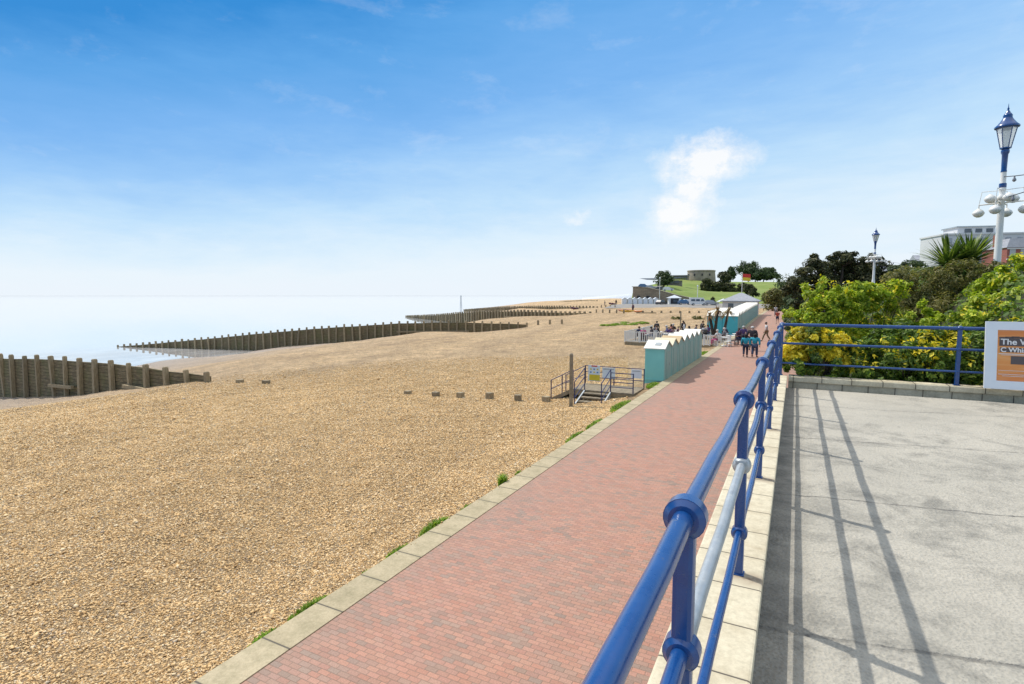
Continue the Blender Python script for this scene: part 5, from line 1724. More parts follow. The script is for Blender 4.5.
# flag pole with the red over yellow flag
fp = thing('flagpole', 'white flagpole standing before the hill lawn', 'flagpole', (-12.65, 153.7, 1.4))
MB().tube((-12.65, 153.7, 1.4), (-12.65, 153.7, 9.95), 0.10, 0.06).build('pole', M['white'], fp)
MB().ball((-12.65, 153.7, 10.0), 0.11).build('finial', M['white'], fp)
fl = thing('flag', 'red over yellow flag flying from the white flagpole', 'flag', (-12.6, 153.7, 8.9))
for nm, z0, z1, mt in (('upper_half', 8.82, 9.72, M['red']), ('lower_half', 7.95, 8.82, M['yellow'])):
    V, Fq = [], []
    for i in range(13):
        u = i / 12
        V += [(-12.57 + 1.85 * u, 153.7 + 0.16 * math.sin(u * 7) * u, z0 - 0.12 * u), (-12.57 + 1.85 * u, 153.7 + 0.16 * math.sin(u * 7 + 0.4) * u, z1 - 0.12 * u)]
    Fq = [(2 * i, 2 * i + 2, 2 * i + 3, 2 * i + 1) for i in range(12)]
    b = MB(); b.add(V, Fq, True); b.build(nm, mt, fl)
for x_, y_, z_, h, lab in ((-41.5, 189.8, 1.6, 8.2, 'thin white lamp post before the stone sea wall'), (-27.3, 177.8, 1.6, 5.2, 'thin white lamp post beside the white van')):
    r = thing('lamp_post', lab, 'lamp post', (x_, y_, z_))
    MB().tube((x_, y_, z_), (x_, y_, z_ + h), 0.12, 0.08).build('pole', M['white'], r)
    MB().lathe((x_, y_, z_ + h), [(0.1, 0), (0.24, 0.1), (0.2, 0.4), (0.03, 0.55)], 10).build('lantern', M['frame_white'], r)
# navigation beacon standing in the sea
bc = thing('beacon_mast', 'thin lattice beacon mast rising beyond the groynes', 'beacon', (-227.5, 355.9, -7))
for sx in (-1, 1):
    for sy in (-1, 1):
        MB().tube((-227.5 + sx * 0.55, 355.9 + sy * 0.55, -8), (-227.5 + sx * 0.22, 355.9 + sy * 0.22, 3.0), 0.12, 0.09, 6).build('leg', M['galv'], bc)
b = MB()
for k in range(9):
    z = -5 + k * 0.9
    s = 0.48 - 0.03 * k
    b.tube((-227.5 - s, 355.9 - s, z), (-227.5 + s, 355.9 - s, z + 0.8), 0.06, n=5)
    b.tube((-227.5 + s, 355.9 + s, z), (-227.5 - s, 355.9 + s, z + 0.8), 0.06, n=5)
b.build('bracing', M['galv'], bc)
MB().lathe((-227.5, 355.9, 3.0), [(0.55, 0), (0.55, 0.5), (0.3, 0.6), (0.3, 1.1), (0.05, 1.3)], 10).build('lantern', M['galv'], bc)

# ------------------------------------------------------------------ ornate lamp posts on the upper parade
def lamp(label, loc, rz=0.0):
    r = thing('street_lamp', label, 'street lamp', (0, 0, 0))
    MB().lathe((0, 0, 0), [(0.20, 0), (0.20, 0.25), (0.15, 0.32), (0.13, 0.9), (0.105, 1.0), (0.095, 2.6), (0.085, 2.95)], 18).build('post', M['white'], r)
    b = MB().lathe((0, 0, 2.95), [(0.085, 0), (0.12, 0.03), (0.12, 0.10), (0.085, 0.14), (0.08, 0.26), (0.10, 0.29), (0.10, 0.33), (0.08, 0.36), (0.078, 0.80)], 18)
    b.build('upper_post', M['white'], r)
    MB().lathe((0, 0, 3.30), [(0.098, 0), (0.102, 0.02), (0.102, 0.10), (0.098, 0.12)], 18).build('band', M['blue'], r)
    MB().lathe((0, 0, 3.74), [(0.082, 0), (0.085, 0.03), (0.075, 0.06), (0.085, 0.5), (0.115, 0.56), (0.115, 0.62), (0.07, 0.68)], 18).build('neck', M['blue'], r)
    for k in range(4):
        a = PI / 4 + k * PI / 2
        ar = MB()
        ex, ey = 0.60 * math.cos(a), 0.60 * math.sin(a)
        ar.tube((0, 0, 2.86), (ex, ey, 2.86), 0.020, n=8)
        ar.tube((ex, ey, 2.86), (ex, ey, 2.74), 0.018, n=8)
        ar.tube((0, 0, 3.22), (ex * 0.9, ey * 0.9, 3.24), 0.010, n=6)
        ar.tube((ex * 0.9, ey * 0.9, 3.24), (ex, ey, 2.86), 0.010, n=6)
        ar = ar.build('arm', M['white'], r)
        MB().lathe((ex, ey, 2.50), [(0.05, 0), (0.12, 0.035), (0.165, 0.10), (0.17, 0.13), (0.13, 0.19), (0.06, 0.235), (0.03, 0.26)], 16).build('globe', M['white'], ar)
        ex, ey = 0.34 * math.cos(a + PI / 4), 0.34 * math.sin(a + PI / 4)
        MB().lathe((ex, ey, 2.86), [(0.05, 0), (0.12, 0.035), (0.165, 0.10), (0.17, 0.13), (0.13, 0.19), (0.06, 0.235), (0.03, 0.26)], 16).build('globe', M['white'], ar)
    gl = MB().lathe((0, 0, 4.42), [(0.135, 0), (0.255, 0.56)], 6, False).build('lantern_glass', M['lamp_glass'], r)
    fr_ = MB()
    for k in range(6):
        a = 2 * PI * (k + 0.5) / 6
        fr_.tube((0.137 * math.cos(a), 0.137 * math.sin(a), 4.42), (0.262 * math.cos(a), 0.262 * math.sin(a), 4.98), 0.013, n=6)
    fr_.lathe((0, 0, 4.39), [(0.10, 0), (0.155, 0.02), (0.155, 0.05), (0.13, 0.055)], 6, False)
    fr_.lathe((0, 0, 4.97), [(0.27, 0), (0.275, 0.03), (0.25, 0.05)], 6, False)
    fr_.build('lantern_frame', M['blue'], r)
    hat = MB().lathe((0, 0, 5.0), [(0.33, 0), (0.335, 0.035), (0.27, 0.09), (0.20, 0.17), (0.135, 0.26), (0.12, 0.31), (0.13, 0.34), (0.09, 0.40), (0.06, 0.42)], 18).build('roof', M['blue'], r)
    MB().lathe((0, 0, 5.42), [(0.07, 0), (0.05, 0.04), (0.02, 0.08), (0.035, 0.11), (0.015, 0.15), (0.004, 0.26)], 10).build('finial', M['blue'], hat)
    r.location = loc
    r.rotation_euler = (0, 0, rz)
    r['label'] = label
    return r
def mat_lglass():
    m, t, b = new_mat('frosted_lantern_glass')
    t.put(b.inputs['Base Color'], (0.78, 0.80, 0.78))
    b.inputs['Roughness'].default_value = 0.12
    b.inputs['Transmission Weight'].default_value = 0.35
    b.inputs['Alpha'].default_value = 0.88
    return m
M['lamp_glass'] = mat_lglass()
LZ = 4.98
L1 = (5.17, 20.95, LZ - 0.85)
la = lamp('tall ornate lamp with blue lantern, nearest one, at the right edge above the shrubs', L1, 0.3)
la.scale = (0.86, 0.86, 0.99)
L2 = (5.87, 57.3, LZ - 0.25)
lb2 = dup(la, L2, 0.3, 'smaller distant ornate lamp rising behind the lime green shrub', None, 1.0)
lb2.scale = (0.95, 0.95, 0.95)
# festoon cables between the lamps
def festoon(label, p0, p1, sag, n, r=0.012, br=0.045):
    f = thing('festoon_cable', label, 'festoon', p0)
    pts = []
    for i in range(n * 2 + 1):
        u = i / (n * 2)
        p = Vector(p0).lerp(Vector(p1), u)
        p.z -= sag * 4 * u * (1 - u)
        pts.append(p)
    MB().path(pts, r, 5).build('cable', M['dark'], f)
    b = MB()
    for i in range(1, n * 2, 2):
        b.lathe(pts[i] - Vector((0, 0, 0.16)), [(0.012, 0), (br, 0.03), (br, 0.07), (0.02, 0.11), (0.02, 0.16)], 8)
    b.build('bulbs', M['glow_bulb'], f)
    return f
M['glow_bulb'] = pm('tinted_bulb', (0.25, 0.25, 0.27), rough=0.25)
zl = L1[2] + 3.7 * 0.965
festoon('faint festoon cable with bulbs running right from the smaller lamp', (L2[0], L2[1], L2[2] + 2.75), (11.0, 46.0, L2[2] + 1.9), 0.5, 12, 0.010, 0.05)
festoon('second faint festoon cable below it, from the smaller lamp arms', (L2[0], L2[1], L2[2] + 2.35), (10.0, 44.0, L2[2] + 0.9), 0.5, 12, 0.010, 0.05)
festoon('upper festoon cable running from the nearest lamp out to the right', (L1[0], L1[1], zl), (7.2, 2.0, zl + 0.5), 0.9, 14)
festoon('lower festoon cable running from the nearest lamp out to the right', (L1[0], L1[1], zl - 0.62), (7.2, 2.0, zl - 0.1), 0.25, 14)

# ------------------------------------------------------------------ hotels behind the trees
M['pale_glass'] = pm('curtained_window_glass', (0.40, 0.43, 0.46), (0.30, 0.32, 0.35), 0.4, rough=0.15)
M['hotel_white'] = pm('white_hotel_render', (0.66, 0.66, 0.65), (0.58, 0.58, 0.58), 0.15, rough=0.8)
M['brick_red'] = pm('red_brick_wall', (0.36, 0.12, 0.09), (0.27, 0.10, 0.08), 0.6, rough=0.9)
M['cream_wall'] = pm('cream_stucco', (0.60, 0.54, 0.46), (0.52, 0.46, 0.39), 0.4, rough=0.85)
def block(name, label, c, s, rz, wall, floors, bays, roof=None, bands=None, win=(1.3, 1.5)):
    r = thing(name, label, 'building', c, rz)
    def mk(b, nm, mat, par):
        me = bpy.data.meshes.new(nm)
        me.from_pydata([tuple(p) for p in b.v], [], b.f)
        bm = bmesh.new(); bm.from_mesh(me); bmesh.ops.recalc_face_normals(bm, faces=bm.faces); bm.to_mesh(me); bm.free()
        return link(nm, me, mat, par)
    mk(MB().box((0, 0, s[2] / 2), s), 'wall', wall, r)
    fh = s[2] / floors
    for f in range(floors):
        for k in range(bays):
            x_ = -s[0] / 2 + s[0] * (k + 0.5) / bays
            z_ = fh * (f + 0.55)
            w_ = mk(MB().box((x_, -s[1] / 2 - 0.03, z_), (win[0], 0.12, win[1])), 'window', M['pale_glass'], r)
            mk(MB().box((x_, -s[1] / 2 - 0.10, z_ - win[1] / 2 - 0.06), (win[0] + 0.3, 0.22, 0.12)), 'sill', M['white'], w_)
    if bands:
        for f in range(floors):
            mk(MB().box((0, -s[1] / 2 - 0.12, fh * (f + 1) - 0.25), (s[0] + 0.1, 0.22, 0.3)), 'band', bands, r)
    if roof == 'flat':
        mk(MB().box((0, 0, s[2] + 0.2), (s[0] + 0.5, s[1] + 0.5, 0.4)), 'roof', M['hotel_white'], r)
    elif roof == 'mansard':
        b = MB()
        a, c_ = s[0] / 2 + 0.3, s[1] / 2 + 0.3
        b.add([(-a, -c_, s[2]), (a, -c_, s[2]), (a, c_, s[2]), (-a, c_, s[2]), (-a + 1.2, -c_ + 1.2, s[2] + 2.2), (a - 1.2, -c_ + 1.2, s[2] + 2.2), (a - 1.2, c_ - 1.2, s[2] + 2.2), (-a + 1.2, c_ - 1.2, s[2] + 2.2)],
              [(0, 1, 5, 4), (1, 2, 6, 5), (2, 3, 7, 6), (3, 0, 4, 7), (4, 5, 6, 7), (3, 2, 1, 0)])
        mk(b, 'roof', M['slate'], r)
        mk(MB().box((-a + 0.8, 0, s[2] + 1.8), (1.1, 1.6, 3.2)), 'chimney', wall, r)
    elif roof == 'pitched':
        b = MB()
        b.prism([(-s[1] / 2 - 0.3, s[2]), (s[1] / 2 + 0.3, s[2]), (0, s[2] + 2.4)], 'x', -s[0] / 2 - 0.3, s[0] / 2 + 0.3)
        mk(b, 'roof', M['slate'], r)
    return r, mk
r, mk = block('hotel', 'white flat-roofed hotel block with a rooftop storey behind the spiky palm', (45.4, 198.5, 3), (25, 12, 17.6), R(16), M['hotel_white'], 5, 9, 'flat')
mk(MB().box((-3.5, 0, 18.9), (9.0, 7, 2.0)), 'rooftop_storey', M['hotel_white'], r)
mk(MB().box((-3.5, 0, 20.0), (9.8, 7.8, 0.3)), 'rooftop_slab', M['galv'], r)
for k in range(3):
    mk(MB().box((-5.5 + 2.6 * k, -3.55, 18.9), (1.6, 0.1, 1.0)), 'window', M['glass'], r)
block('hotel', 'red brick hotel with white bands and grey mansard roof behind the nearest lamp', (48.4, 178.6, 3), (11, 10, 12.6), R(14), M['brick_red'], 5, 5, 'mansard', M['hotel_white'], (1.2, 1.6))
block('hotel', 'tall cream building at the right edge beyond the nearest lamp', (58.5, 170, 3), (8, 10, 17.5), R(14), M['cream_wall'], 6, 3, 'flat')
block('townhouse', 'cream house with pitched roof in the distance right of the smaller lamp', (36, 262, 3), (14, 9, 10.5), R(8), M['cream_wall'], 3, 5, 'pitched')
block('townhouse', 'pale distant house left of the white hotel with a slate roof', (44, 250, 3), (13, 9, 13.5), R(8), M['hotel_white'], 4, 5, 'pitched')

# ------------------------------------------------------------------ trees and shrubs
def leaves(name, blobs, n, size, mat, parent, seed, clumps=20, cr=0.27, up=0.35, aspect=0.5, flop=0.75, top_only=False):
    """many leaf-sized blades gathered in clumps over the volume of a few lobes"""
    rg = np.random.default_rng(seed)
    o = np.array(origin(parent), float)
    vol = np.array([max(1e-6, b[1][0] * b[1][1] * b[1][2]) ** 0.75 for b in blobs])
    cnt = np.maximum(1, (n * vol / vol.sum()).astype(int))
    Ps, Ns = [], []
    for (c, r), m in zip(blobs, cnt):
        r = np.array(r, float)
        k = max(4, int(clumps))
        d = rg.normal(size=(k, 3))
        if top_only:
            d[:, 2] = np.abs(d[:, 2]) * 0.9 + 0.15
        d /= np.linalg.norm(d, axis=1)[:, None]
        cc = d * (rg.uniform(0.45, 1.02, (k, 1)) ** 0.6)
        cs = rg.uniform(0.55, 1.35, k)
        idx = rg.integers(0, k, m)
        q = rg.normal(size=(m, 3))
        q /= np.linalg.norm(q, axis=1)[:, None]
        rad = rg.uniform(0, 1, (m, 1)) ** 0.45
        p = cc[idx] + q * rad * cr * cs[idx][:, None]
        Ps.append(np.array(c) + p * r)
        nn = 0.8 * q + 0.5 * d[idx]
        Ns.append(nn)
    P = np.concatenate(Ps)
    N = np.concatenate(Ns)
    m = len(P)
    N = N + rg.normal(size=(m, 3)) * flop * 0.6
    N[:, 2] += up
    N /= np.linalg.norm(N, axis=1)[:, None]
    a = np.cross(N, rg.normal(size=(m, 3)))
    a /= np.linalg.norm(a, axis=1)[:, None] + 1e-9
    b = np.cross(N, a)
    s = size * rg.lognormal(0, 0.3, (m, 1))
    a = a * s
    b = b * s * aspect
    bend = N * s * 0.25
    V = np.stack([P - a, P - b * 0.9 + bend * 0.4, P + a - bend * 0.3, P + b * 0.9 + bend * 0.4], 1).reshape(-1, 3) - o
    Fq = np.arange(4 * m).reshape(m, 4)
    return link(name, np_mesh(name, V, Fq), mat, parent)

def stems(name, base, blobs, mat, parent, r0, seed, k=5):
    rg = random.Random(seed)
    b = MB()
    base = Vector(base)
    for c, r in blobs:
        for j in range(k):
            tip = Vector(c) + Vector((rg.uniform(-.6, .6) * r[0], rg.uniform(-.6, .6) * r[1], rg.uniform(-.3, .6) * r[2]))
            midp = base.lerp(tip, 0.5) + Vector((rg.uniform(-.15, .15) * r[0], rg.uniform(-.15, .15) * r[1], 0.1 * r[2]))
            b.tube(base, midp, r0, r0 * 0.6, 6)
            b.tube(midp, tip, r0 * 0.6, r0 * 0.15, 6)
    return b.build(name, mat, parent)

def shrub(label, base, blobs, n, size, mat, seed, yellow=0, ysize=None, stem=0.02, group=None, name='shrub', cat='shrub', **kw):
    r = thing(name, label, cat, base, 0, group)
    stems('stem', base, blobs, M['twig'], r, stem, seed)
    leaves('foliage', blobs, n, size, M[mat], r, seed, **kw)
    if yellow:
        bl = [((c[0], c[1], c[2] + 0.10 * q[2]), (q[0] * 0.98, q[1] * 0.98, q[2] * 0.95)) for c, q in blobs]
        leaves('golden_leaves', bl, yellow, ysize or size, M['leaf_yellow'], r, seed + 100, clumps=44, cr=0.19, up=0.5, top_only=True)
    return r
def E_(x, y, z, rx, ry, rz):
    return ((x, y, z), (rx, ry, rz))
# low planting right behind the back railing
shrub('golden yellow shrub filling the corner behind the two blue railings', (0.35, 12.0, 2.3), [E_(0.10, 11.80, 3.05, 0.36, 0.40, 0.42), E_(0.48, 11.85, 3.0, 0.42, 0.42, 0.42), E_(0.25, 11.9, 3.42, 0.38, 0.40, 0.32), E_(0.70, 12.0, 3.3, 0.30, 0.35, 0.3)], 5200, 0.036, 'leaf_mid', 1, yellow=9500, ysize=0.036)
shrub('small dark green shrub behind the railing right of the golden corner shrub', (1.1, 12.3, 2.3), [E_(0.95, 12.12, 3.0, 0.42, 0.4, 0.52), E_(1.15, 11.87, 2.85, 0.35, 0.3, 0.35)], 3600, 0.036, 'leaf_mid', 2, yellow=160)
shrub('mid green shrub behind the railing below the lime green shrubs', (1.8, 12.3, 2.3), [E_(1.62, 12.07, 3.05, 0.48, 0.4, 0.5), E_(1.9, 11.92, 2.95, 0.38, 0.32, 0.42)], 3600, 0.04, 'leaf_mid', 3, yellow=240)
shrub('green shrub with a few yellow tips just left of the back railing post', (2.3, 12.35, 2.3), [E_(2.25, 12.17, 3.15, 0.45, 0.4, 0.6), E_(2.15, 11.82, 3.0, 0.25, 0.2, 0.5)], 3800, 0.04, 'leaf_mid', 4, yellow=420)
shrub('dark leafy shrub between the railing post and the poster board', (2.95, 12.4, 2.3), [E_(2.9, 12.12, 3.0, 0.5, 0.42, 0.6), E_(2.7, 11.92, 2.9, 0.3, 0.25, 0.4)], 3600, 0.042, 'leaf_mid', 5, yellow=140)
shrub('green shrub with orange-yellow blooms behind the poster board', (3.7, 12.5, 2.3), [E_(3.55, 12.22, 3.3, 0.6, 0.45, 0.72), E_(4.2, 12.12, 3.4, 0.6, 0.45, 0.8)], 5200, 0.042, 'leaf_mid', 6, yellow=520)
shrub('leafy shrub mostly hidden behind the right half of the poster', (5.0, 12.6, 2.3), [E_(5.0, 12.6, 3.5, 0.7, 0.5, 0.9)], 3000, 0.045, 'leaf_mid', 7)
# ivy-like cover over the bank between the shrubs
def bank_cover():
    rg = np.random.default_rng(9)
    m = 30000
    x_ = rg.uniform(0.55, 6.5, m)
    t_ = 11.7 + rg.uniform(0, 1, m) ** 1.6 * 26
    z_ = bankz(x_, t_) + rg.uniform(0.0, 0.16, m)
    P = np.stack([x_, t_, z_], 1)
    N = rg.normal(size=(m, 3)) * 0.5 + np.array([-0.3, -0.2, 0.9])
    N /= np.linalg.norm(N, axis=1)[:, None]
    a = np.cross(N, rg.normal(size=(m, 3)))
    a /= np.linalg.norm(a, axis=1)[:, None]
    b = np.cross(N, a)
    s_ = 0.05 * rg.lognormal(0, 0.3, (m, 1))
    V = np.stack([P - a * s_, P - b * s_ * 0.6, P + a * s_, P + b * s_ * 0.6], 1).reshape(-1, 3)
    o = link('ground_cover', np_mesh('ground_cover', V, np.arange(4 * m).reshape(m, 4)), M['leaf_mid'])
    tag(o, 'low dark leafy ground cover spread over the bank between the shrubs', 'ground cover', kind='stuff')
bank_cover()
# lime green rounded shrubs
shrub('tall lime green shrub, left one, with a pointed top above the corner', (0.75, 16.4, 2.2), [E_(0.75, 16.5, 3.75, 0.62, 0.65, 0.62), E_(0.55, 16.3, 4.35, 0.40, 0.42, 0.45), E_(1.0, 16.6, 4.15, 0.42, 0.45, 0.38), E_(0.35, 16.2, 3.5, 0.40, 0.45, 0.5)], 9500, 0.045, 'leaf_bright', 8, yellow=160, clumps=22)
shrub('broad lime green shrub in front of the smaller ornate lamp', (1.75, 17.4, 2.4), [E_(1.75, 17.5, 3.85, 0.80, 0.7, 0.72), E_(1.45, 17.3, 4.25, 0.5, 0.5, 0.42), E_(2.15, 17.6, 4.30, 0.52, 0.5, 0.42), E_(1.9, 17.1, 3.4, 0.7, 0.5, 0.5)], 11000, 0.046, 'leaf_bright', 9, yellow=260, clumps=24)
shrub('small lime shrub low between the broad lime shrub and the olive one', (2.75, 16.2, 2.6), [E_(2.72, 16.2, 3.62, 0.42, 0.42, 0.48), E_(2.9, 16.0, 3.35, 0.42, 0.4, 0.4)], 4600, 0.044, 'leaf_bright', 10, clumps=16)
shrub('dark low shrub in the shade under the broad lime shrub', (2.0, 14.6, 2.3), [E_(1.5, 14.8, 3.05, 0.6, 0.5, 0.6), E_(2.4, 14.4, 3.15, 0.65, 0.5, 0.6)], 5200, 0.044, 'leaf_mid', 11)
shrub('yellow-tipped shrub on the promenade edge beyond the corner post', (0.25, 18.5, 1.4), [E_(0.30, 18.4, 3.0, 0.45, 0.6, 0.75), E_(0.15, 17.4, 2.75, 0.4, 0.6, 0.6)], 5200, 0.042, 'leaf_mid', 12, yellow=2600)
# olive brown tamarisk mass in the middle
shrub('olive brown shrub, left half of the dull mass below the spiky palm', (3.1, 20.2, 3), [E_(3.05, 20.3, 4.3, 0.85, 0.8, 0.95), E_(2.7, 20.1, 4.65, 0.5, 0.5, 0.45), E_(3.3, 19.6, 3.9, 0.8, 0.7, 0.6)], 9000, 0.050, 'leaf_olive', 13, clumps=30, aspect=0.32)
shrub('olive brown shrub, right half of the dull mass below the spiky palm', (4.4, 19.6, 3), [E_(4.3, 19.8, 4.35, 0.95, 0.9, 0.95), E_(4.0, 19.6, 4.85, 0.6, 0.6, 0.42), E_(4.9, 19.6, 4.8, 0.55, 0.5, 0.45), E_(4.1, 19.0, 3.8, 0.95, 0.6, 0.6)], 11000, 0.050, 'leaf_olive', 14, clumps=30, aspect=0.32)
shrub('dark olive shrub between the olive mass and the bright slope', (4.9, 17.6, 3.2), [E_(4.7, 17.8, 4.2, 0.7, 0.6, 0.6), E_(5.4, 17.6, 4.9, 0.5, 0.5, 0.5)], 5500, 0.050, 'leaf_olive', 15, clumps=20)
# bright bushes up the slope at the right
shrub('bright yellow-green bush climbing the slope at the right edge, uppermost', (4.9, 16.2, 3.6), [E_(4.75, 16.2, 4.75, 0.8, 0.7, 0.55), E_(5.5, 16.0, 5.2, 0.9, 0.7, 0.6), E_(4.1, 16.2, 4.35, 0.6, 0.6, 0.45), E_(6.3, 15.6, 5.5, 0.8, 0.7, 0.6)], 15000, 0.046, 'leaf_bright', 16, clumps=28, yellow=200)
shrub('bright yellow-green bush lower on the slope above the poster board', (4.3, 15.0, 3.0), [E_(3.6, 15.2, 3.72, 0.65, 0.6, 0.5), E_(4.3, 15.0, 4.0, 0.7, 0.6, 0.5), E_(5.1, 14.8, 4.3, 0.7, 0.6, 0.55)], 10500, 0.044, 'leaf_bright', 17, clumps=26, yellow=260)
shrub('dark green bush tucked under the bright slope bushes at the right edge', (4.4, 13.6, 2.6), [E_(3.9, 13.8, 3.4, 0.6, 0.4, 0.5), E_(4.7, 13.6, 3.75, 0.7, 0.45, 0.6), E_(5.6, 13.4, 4.1, 0.7, 0.45, 0.6)], 7000, 0.046, 'leaf_mid', 18, yellow=500)
# spiky palm (cordyline) on the bank
def cordyline(label, base, h, heads, L, mat, seed, n=90, trunk_r=0.10, wid=0.045, name='palm', droop=0.55):
    r = thing(name, label, 'palm', base)
    rg = np.random.default_rng(seed)
    V, Fq = [], []
    tb = MB()
    bs = Vector(base)
    for (hx_, hy_, hz_) in heads:
        tip = bs + Vector((hx_, hy_, hz_))
        tb.tube(bs, bs.lerp(tip, 0.5) + Vector((0, 0, 0.05)), trunk_r, trunk_r * 0.85, 10)
        tb.tube(bs.lerp(tip, 0.5) + Vector((0, 0, 0.05)), tip, trunk_r * 0.85, trunk_r * 0.7, 10)
        for i in range(n):
            az = rg.uniform(0, 2 * PI)
            el = rg.uniform(-0.55, 1.35)
            d = Vector((math.cos(az) * math.cos(el), math.sin(az) * math.cos(el), math.sin(el)))
            ln = L * rg.uniform(0.7, 1.1)
            side = d.cross(Vector((0, 0, 1))).normalized() * wid
            o = len(V)
            p0 = tip - bs
            seg = 4
            for k in range(seg + 1):
                u = k / seg
                p = p0 + d * ln * u + Vector((0, 0, -droop * ln * u * u * (0.35 + 0.3 * (1 - abs(el) / 1.4))))
                w_ = (0.6 + 0.8 * u) * (1 - u) ** 0.6 + 0.02
                V += [p - side * w_, p + side * w_]
            for k in range(seg):
                Fq.append((o + 2 * k, o + 2 * k + 1, o + 2 * k + 3, o + 2 * k + 2))
    tb.build('trunk', M['bark'], r)
    link('crown', np_mesh('crown', [tuple(v) for v in V], Fq), mat, r)
    return r
cordyline('spiky green cabbage palm with two heads above the olive shrubs', (4.45, 21.9, 4.4), 1, [(-0.26, -0.1, 0.75), (0.30, 0.1, 0.85)], 1.3, M['leaf_palm'], 31, 330, 0.09, 0.045)
shrub('round mid green bush in the distance right of the smaller lamp', (5.3, 36.5, 4.6), [E_(5.3, 36.6, 5.55, 1.0, 1.0, 0.62), E_(6.2, 37.0, 5.3, 0.9, 0.8, 0.55)], 6000, 0.07, 'leaf_dark', 20)
shrub('dull hedge-like bush on the upper bank between lamp and olive mass', (4.6, 30.0, 4.4), [E_(4.4, 30.0, 5.0, 0.9, 1.2, 0.55), E_(3.8, 28, 4.7, 0.8, 1.2, 0.6)], 5500, 0.065, 'leaf_olive', 22, clumps=22)
# bank planting along the promenade towards the dark pine
for i, (x_, y_, z_, s, mt, lab) in enumerate([(0.9, 22.5, 2.0, 1.0, 'leaf_mid', 'leafy bank shrub just behind the lime green pair'), (1.0, 26.5, 2.0, 1.1, 'leaf_dark', 'dark bank shrub halfway between lime shrubs and pine'), (1.2, 31.0, 2.0, 1.2, 'leaf_mid', 'green bank shrub before the pine'),
                                   (0.6, 36.0, 1.3, 1.2, 'leaf_olive', 'brownish bank shrub at the foot of the pine, near side'), (0.2, 44.0, 1.0, 1.0, 'leaf_mid', 'yellow-flecked low shrub at the promenade edge below the pine'), (0.1, 60.0, 1.3, 1.5, 'leaf_dark', 'dark low shrub at the promenade edge beyond the pine'),
                                   (-0.3, 74.0, 1.9, 1.7, 'leaf_bright', 'pale lime shrub at the bend of the promenade'), (0.0, 92.0, 2.4, 2.4, 'leaf_dark', 'dark tree-like shrub at the far bend of the promenade')]):
    shrub(lab, (x_, y_, z_ - 0.8), [E_(x_, y_, z_, 0.8 * s, 1.3 * s, 0.9 * s), E_(x_ + 0.8 * s, y_ + 0.6, z_ + 0.7 * s, 0.8 * s, 1.0 * s, 0.7 * s)], 4200, 0.05 + 0.02 * s * y_ / 40, mt, 40 + i, yellow=700 if i == 4 else 0)

def tree(label, base, blobs, n, size, mat, seed, r0, name='tree', group=None, **kw):
    r = thing(name, label, 'tree', base, 0, group)
    rg = random.Random(seed)
    bs = Vector(base)
    top = sum((Vector(c) for c, q in blobs), Vector()) / len(blobs)
    fork = bs.lerp(top, 0.45)
    b = MB().tube(bs - Vector((0, 0, 0.5)), bs.lerp(fork, 0.5), r0 * 1.25, r0, 10).tube(bs.lerp(fork, 0.5), fork, r0, r0 * 0.8, 10)
    for c, q in blobs:
        c = Vector(c)
        m_ = fork.lerp(c, 0.5) + Vector((rg.uniform(-.3, .3), rg.uniform(-.3, .3), 0.2))
        b.tube(fork, m_, r0 * 0.6, r0 * 0.4, 7)
        b.tube(m_, c, r0 * 0.4, r0 * 0.15, 7)
        for j in range(4):
            e = c + Vector((rg.uniform(-.8, .8) * q[0], rg.uniform(-.8, .8) * q[1], rg.uniform(-.2, .8) * q[2]))
            b.tube(m_.lerp(c, 0.6), e, r0 * 0.2, r0 * 0.05, 5)
    b.build('trunk', M['bark'], r)
    leaves('crown', blobs, n, size, M[mat], r, seed, **kw)
    return r
# big dark pine beside the promenade
PB = []
rg = np.random.default_rng(77)
for (dx, dz, rr) in [(-3.9, 1.5, 0.9), (-3.1, 2.0, 1.1), (-2.8, 0.5, 1.1), (-2.2, 3.1, 1.15), (-1.1, 4.0, 1.1), (-0.2, 3.2, 1.3), (0.6, 4.1, 1.0), (1.5, 3.5, 1.15), (2.5, 3.7, 1.0), (3.5, 3.2, 1.0), (4.4, 2.6, 1.05), (3.2, 2.0, 1.3), (1.5, 1.8, 1.4), (-1.2, 1.7, 1.5), (0.2, 0.9, 1.5), (-2.0, 0.4, 1.3), (2.6, 0.8, 1.3), (4.6, 1.2, 1.1), (5.2, 1.9, 0.9)]:
    PB.append(((3.35 + dx * 0.95 + rg.uniform(-.2, .2), 61.2 + dx * 0.45 + rg.uniform(-1.0, 1.0), 3.2 + dz * 1.08), (rr * 1.15, rr * 1.15, rr * 0.82)))
tree('large dark windswept pine spreading beside the promenade', (2.6, 61, 2.4), PB, 60000, 0.15, 'leaf_pine', 78, 0.32, 'pine_tree', clumps=16, cr=0.42, up=0.3, aspect=0.35)
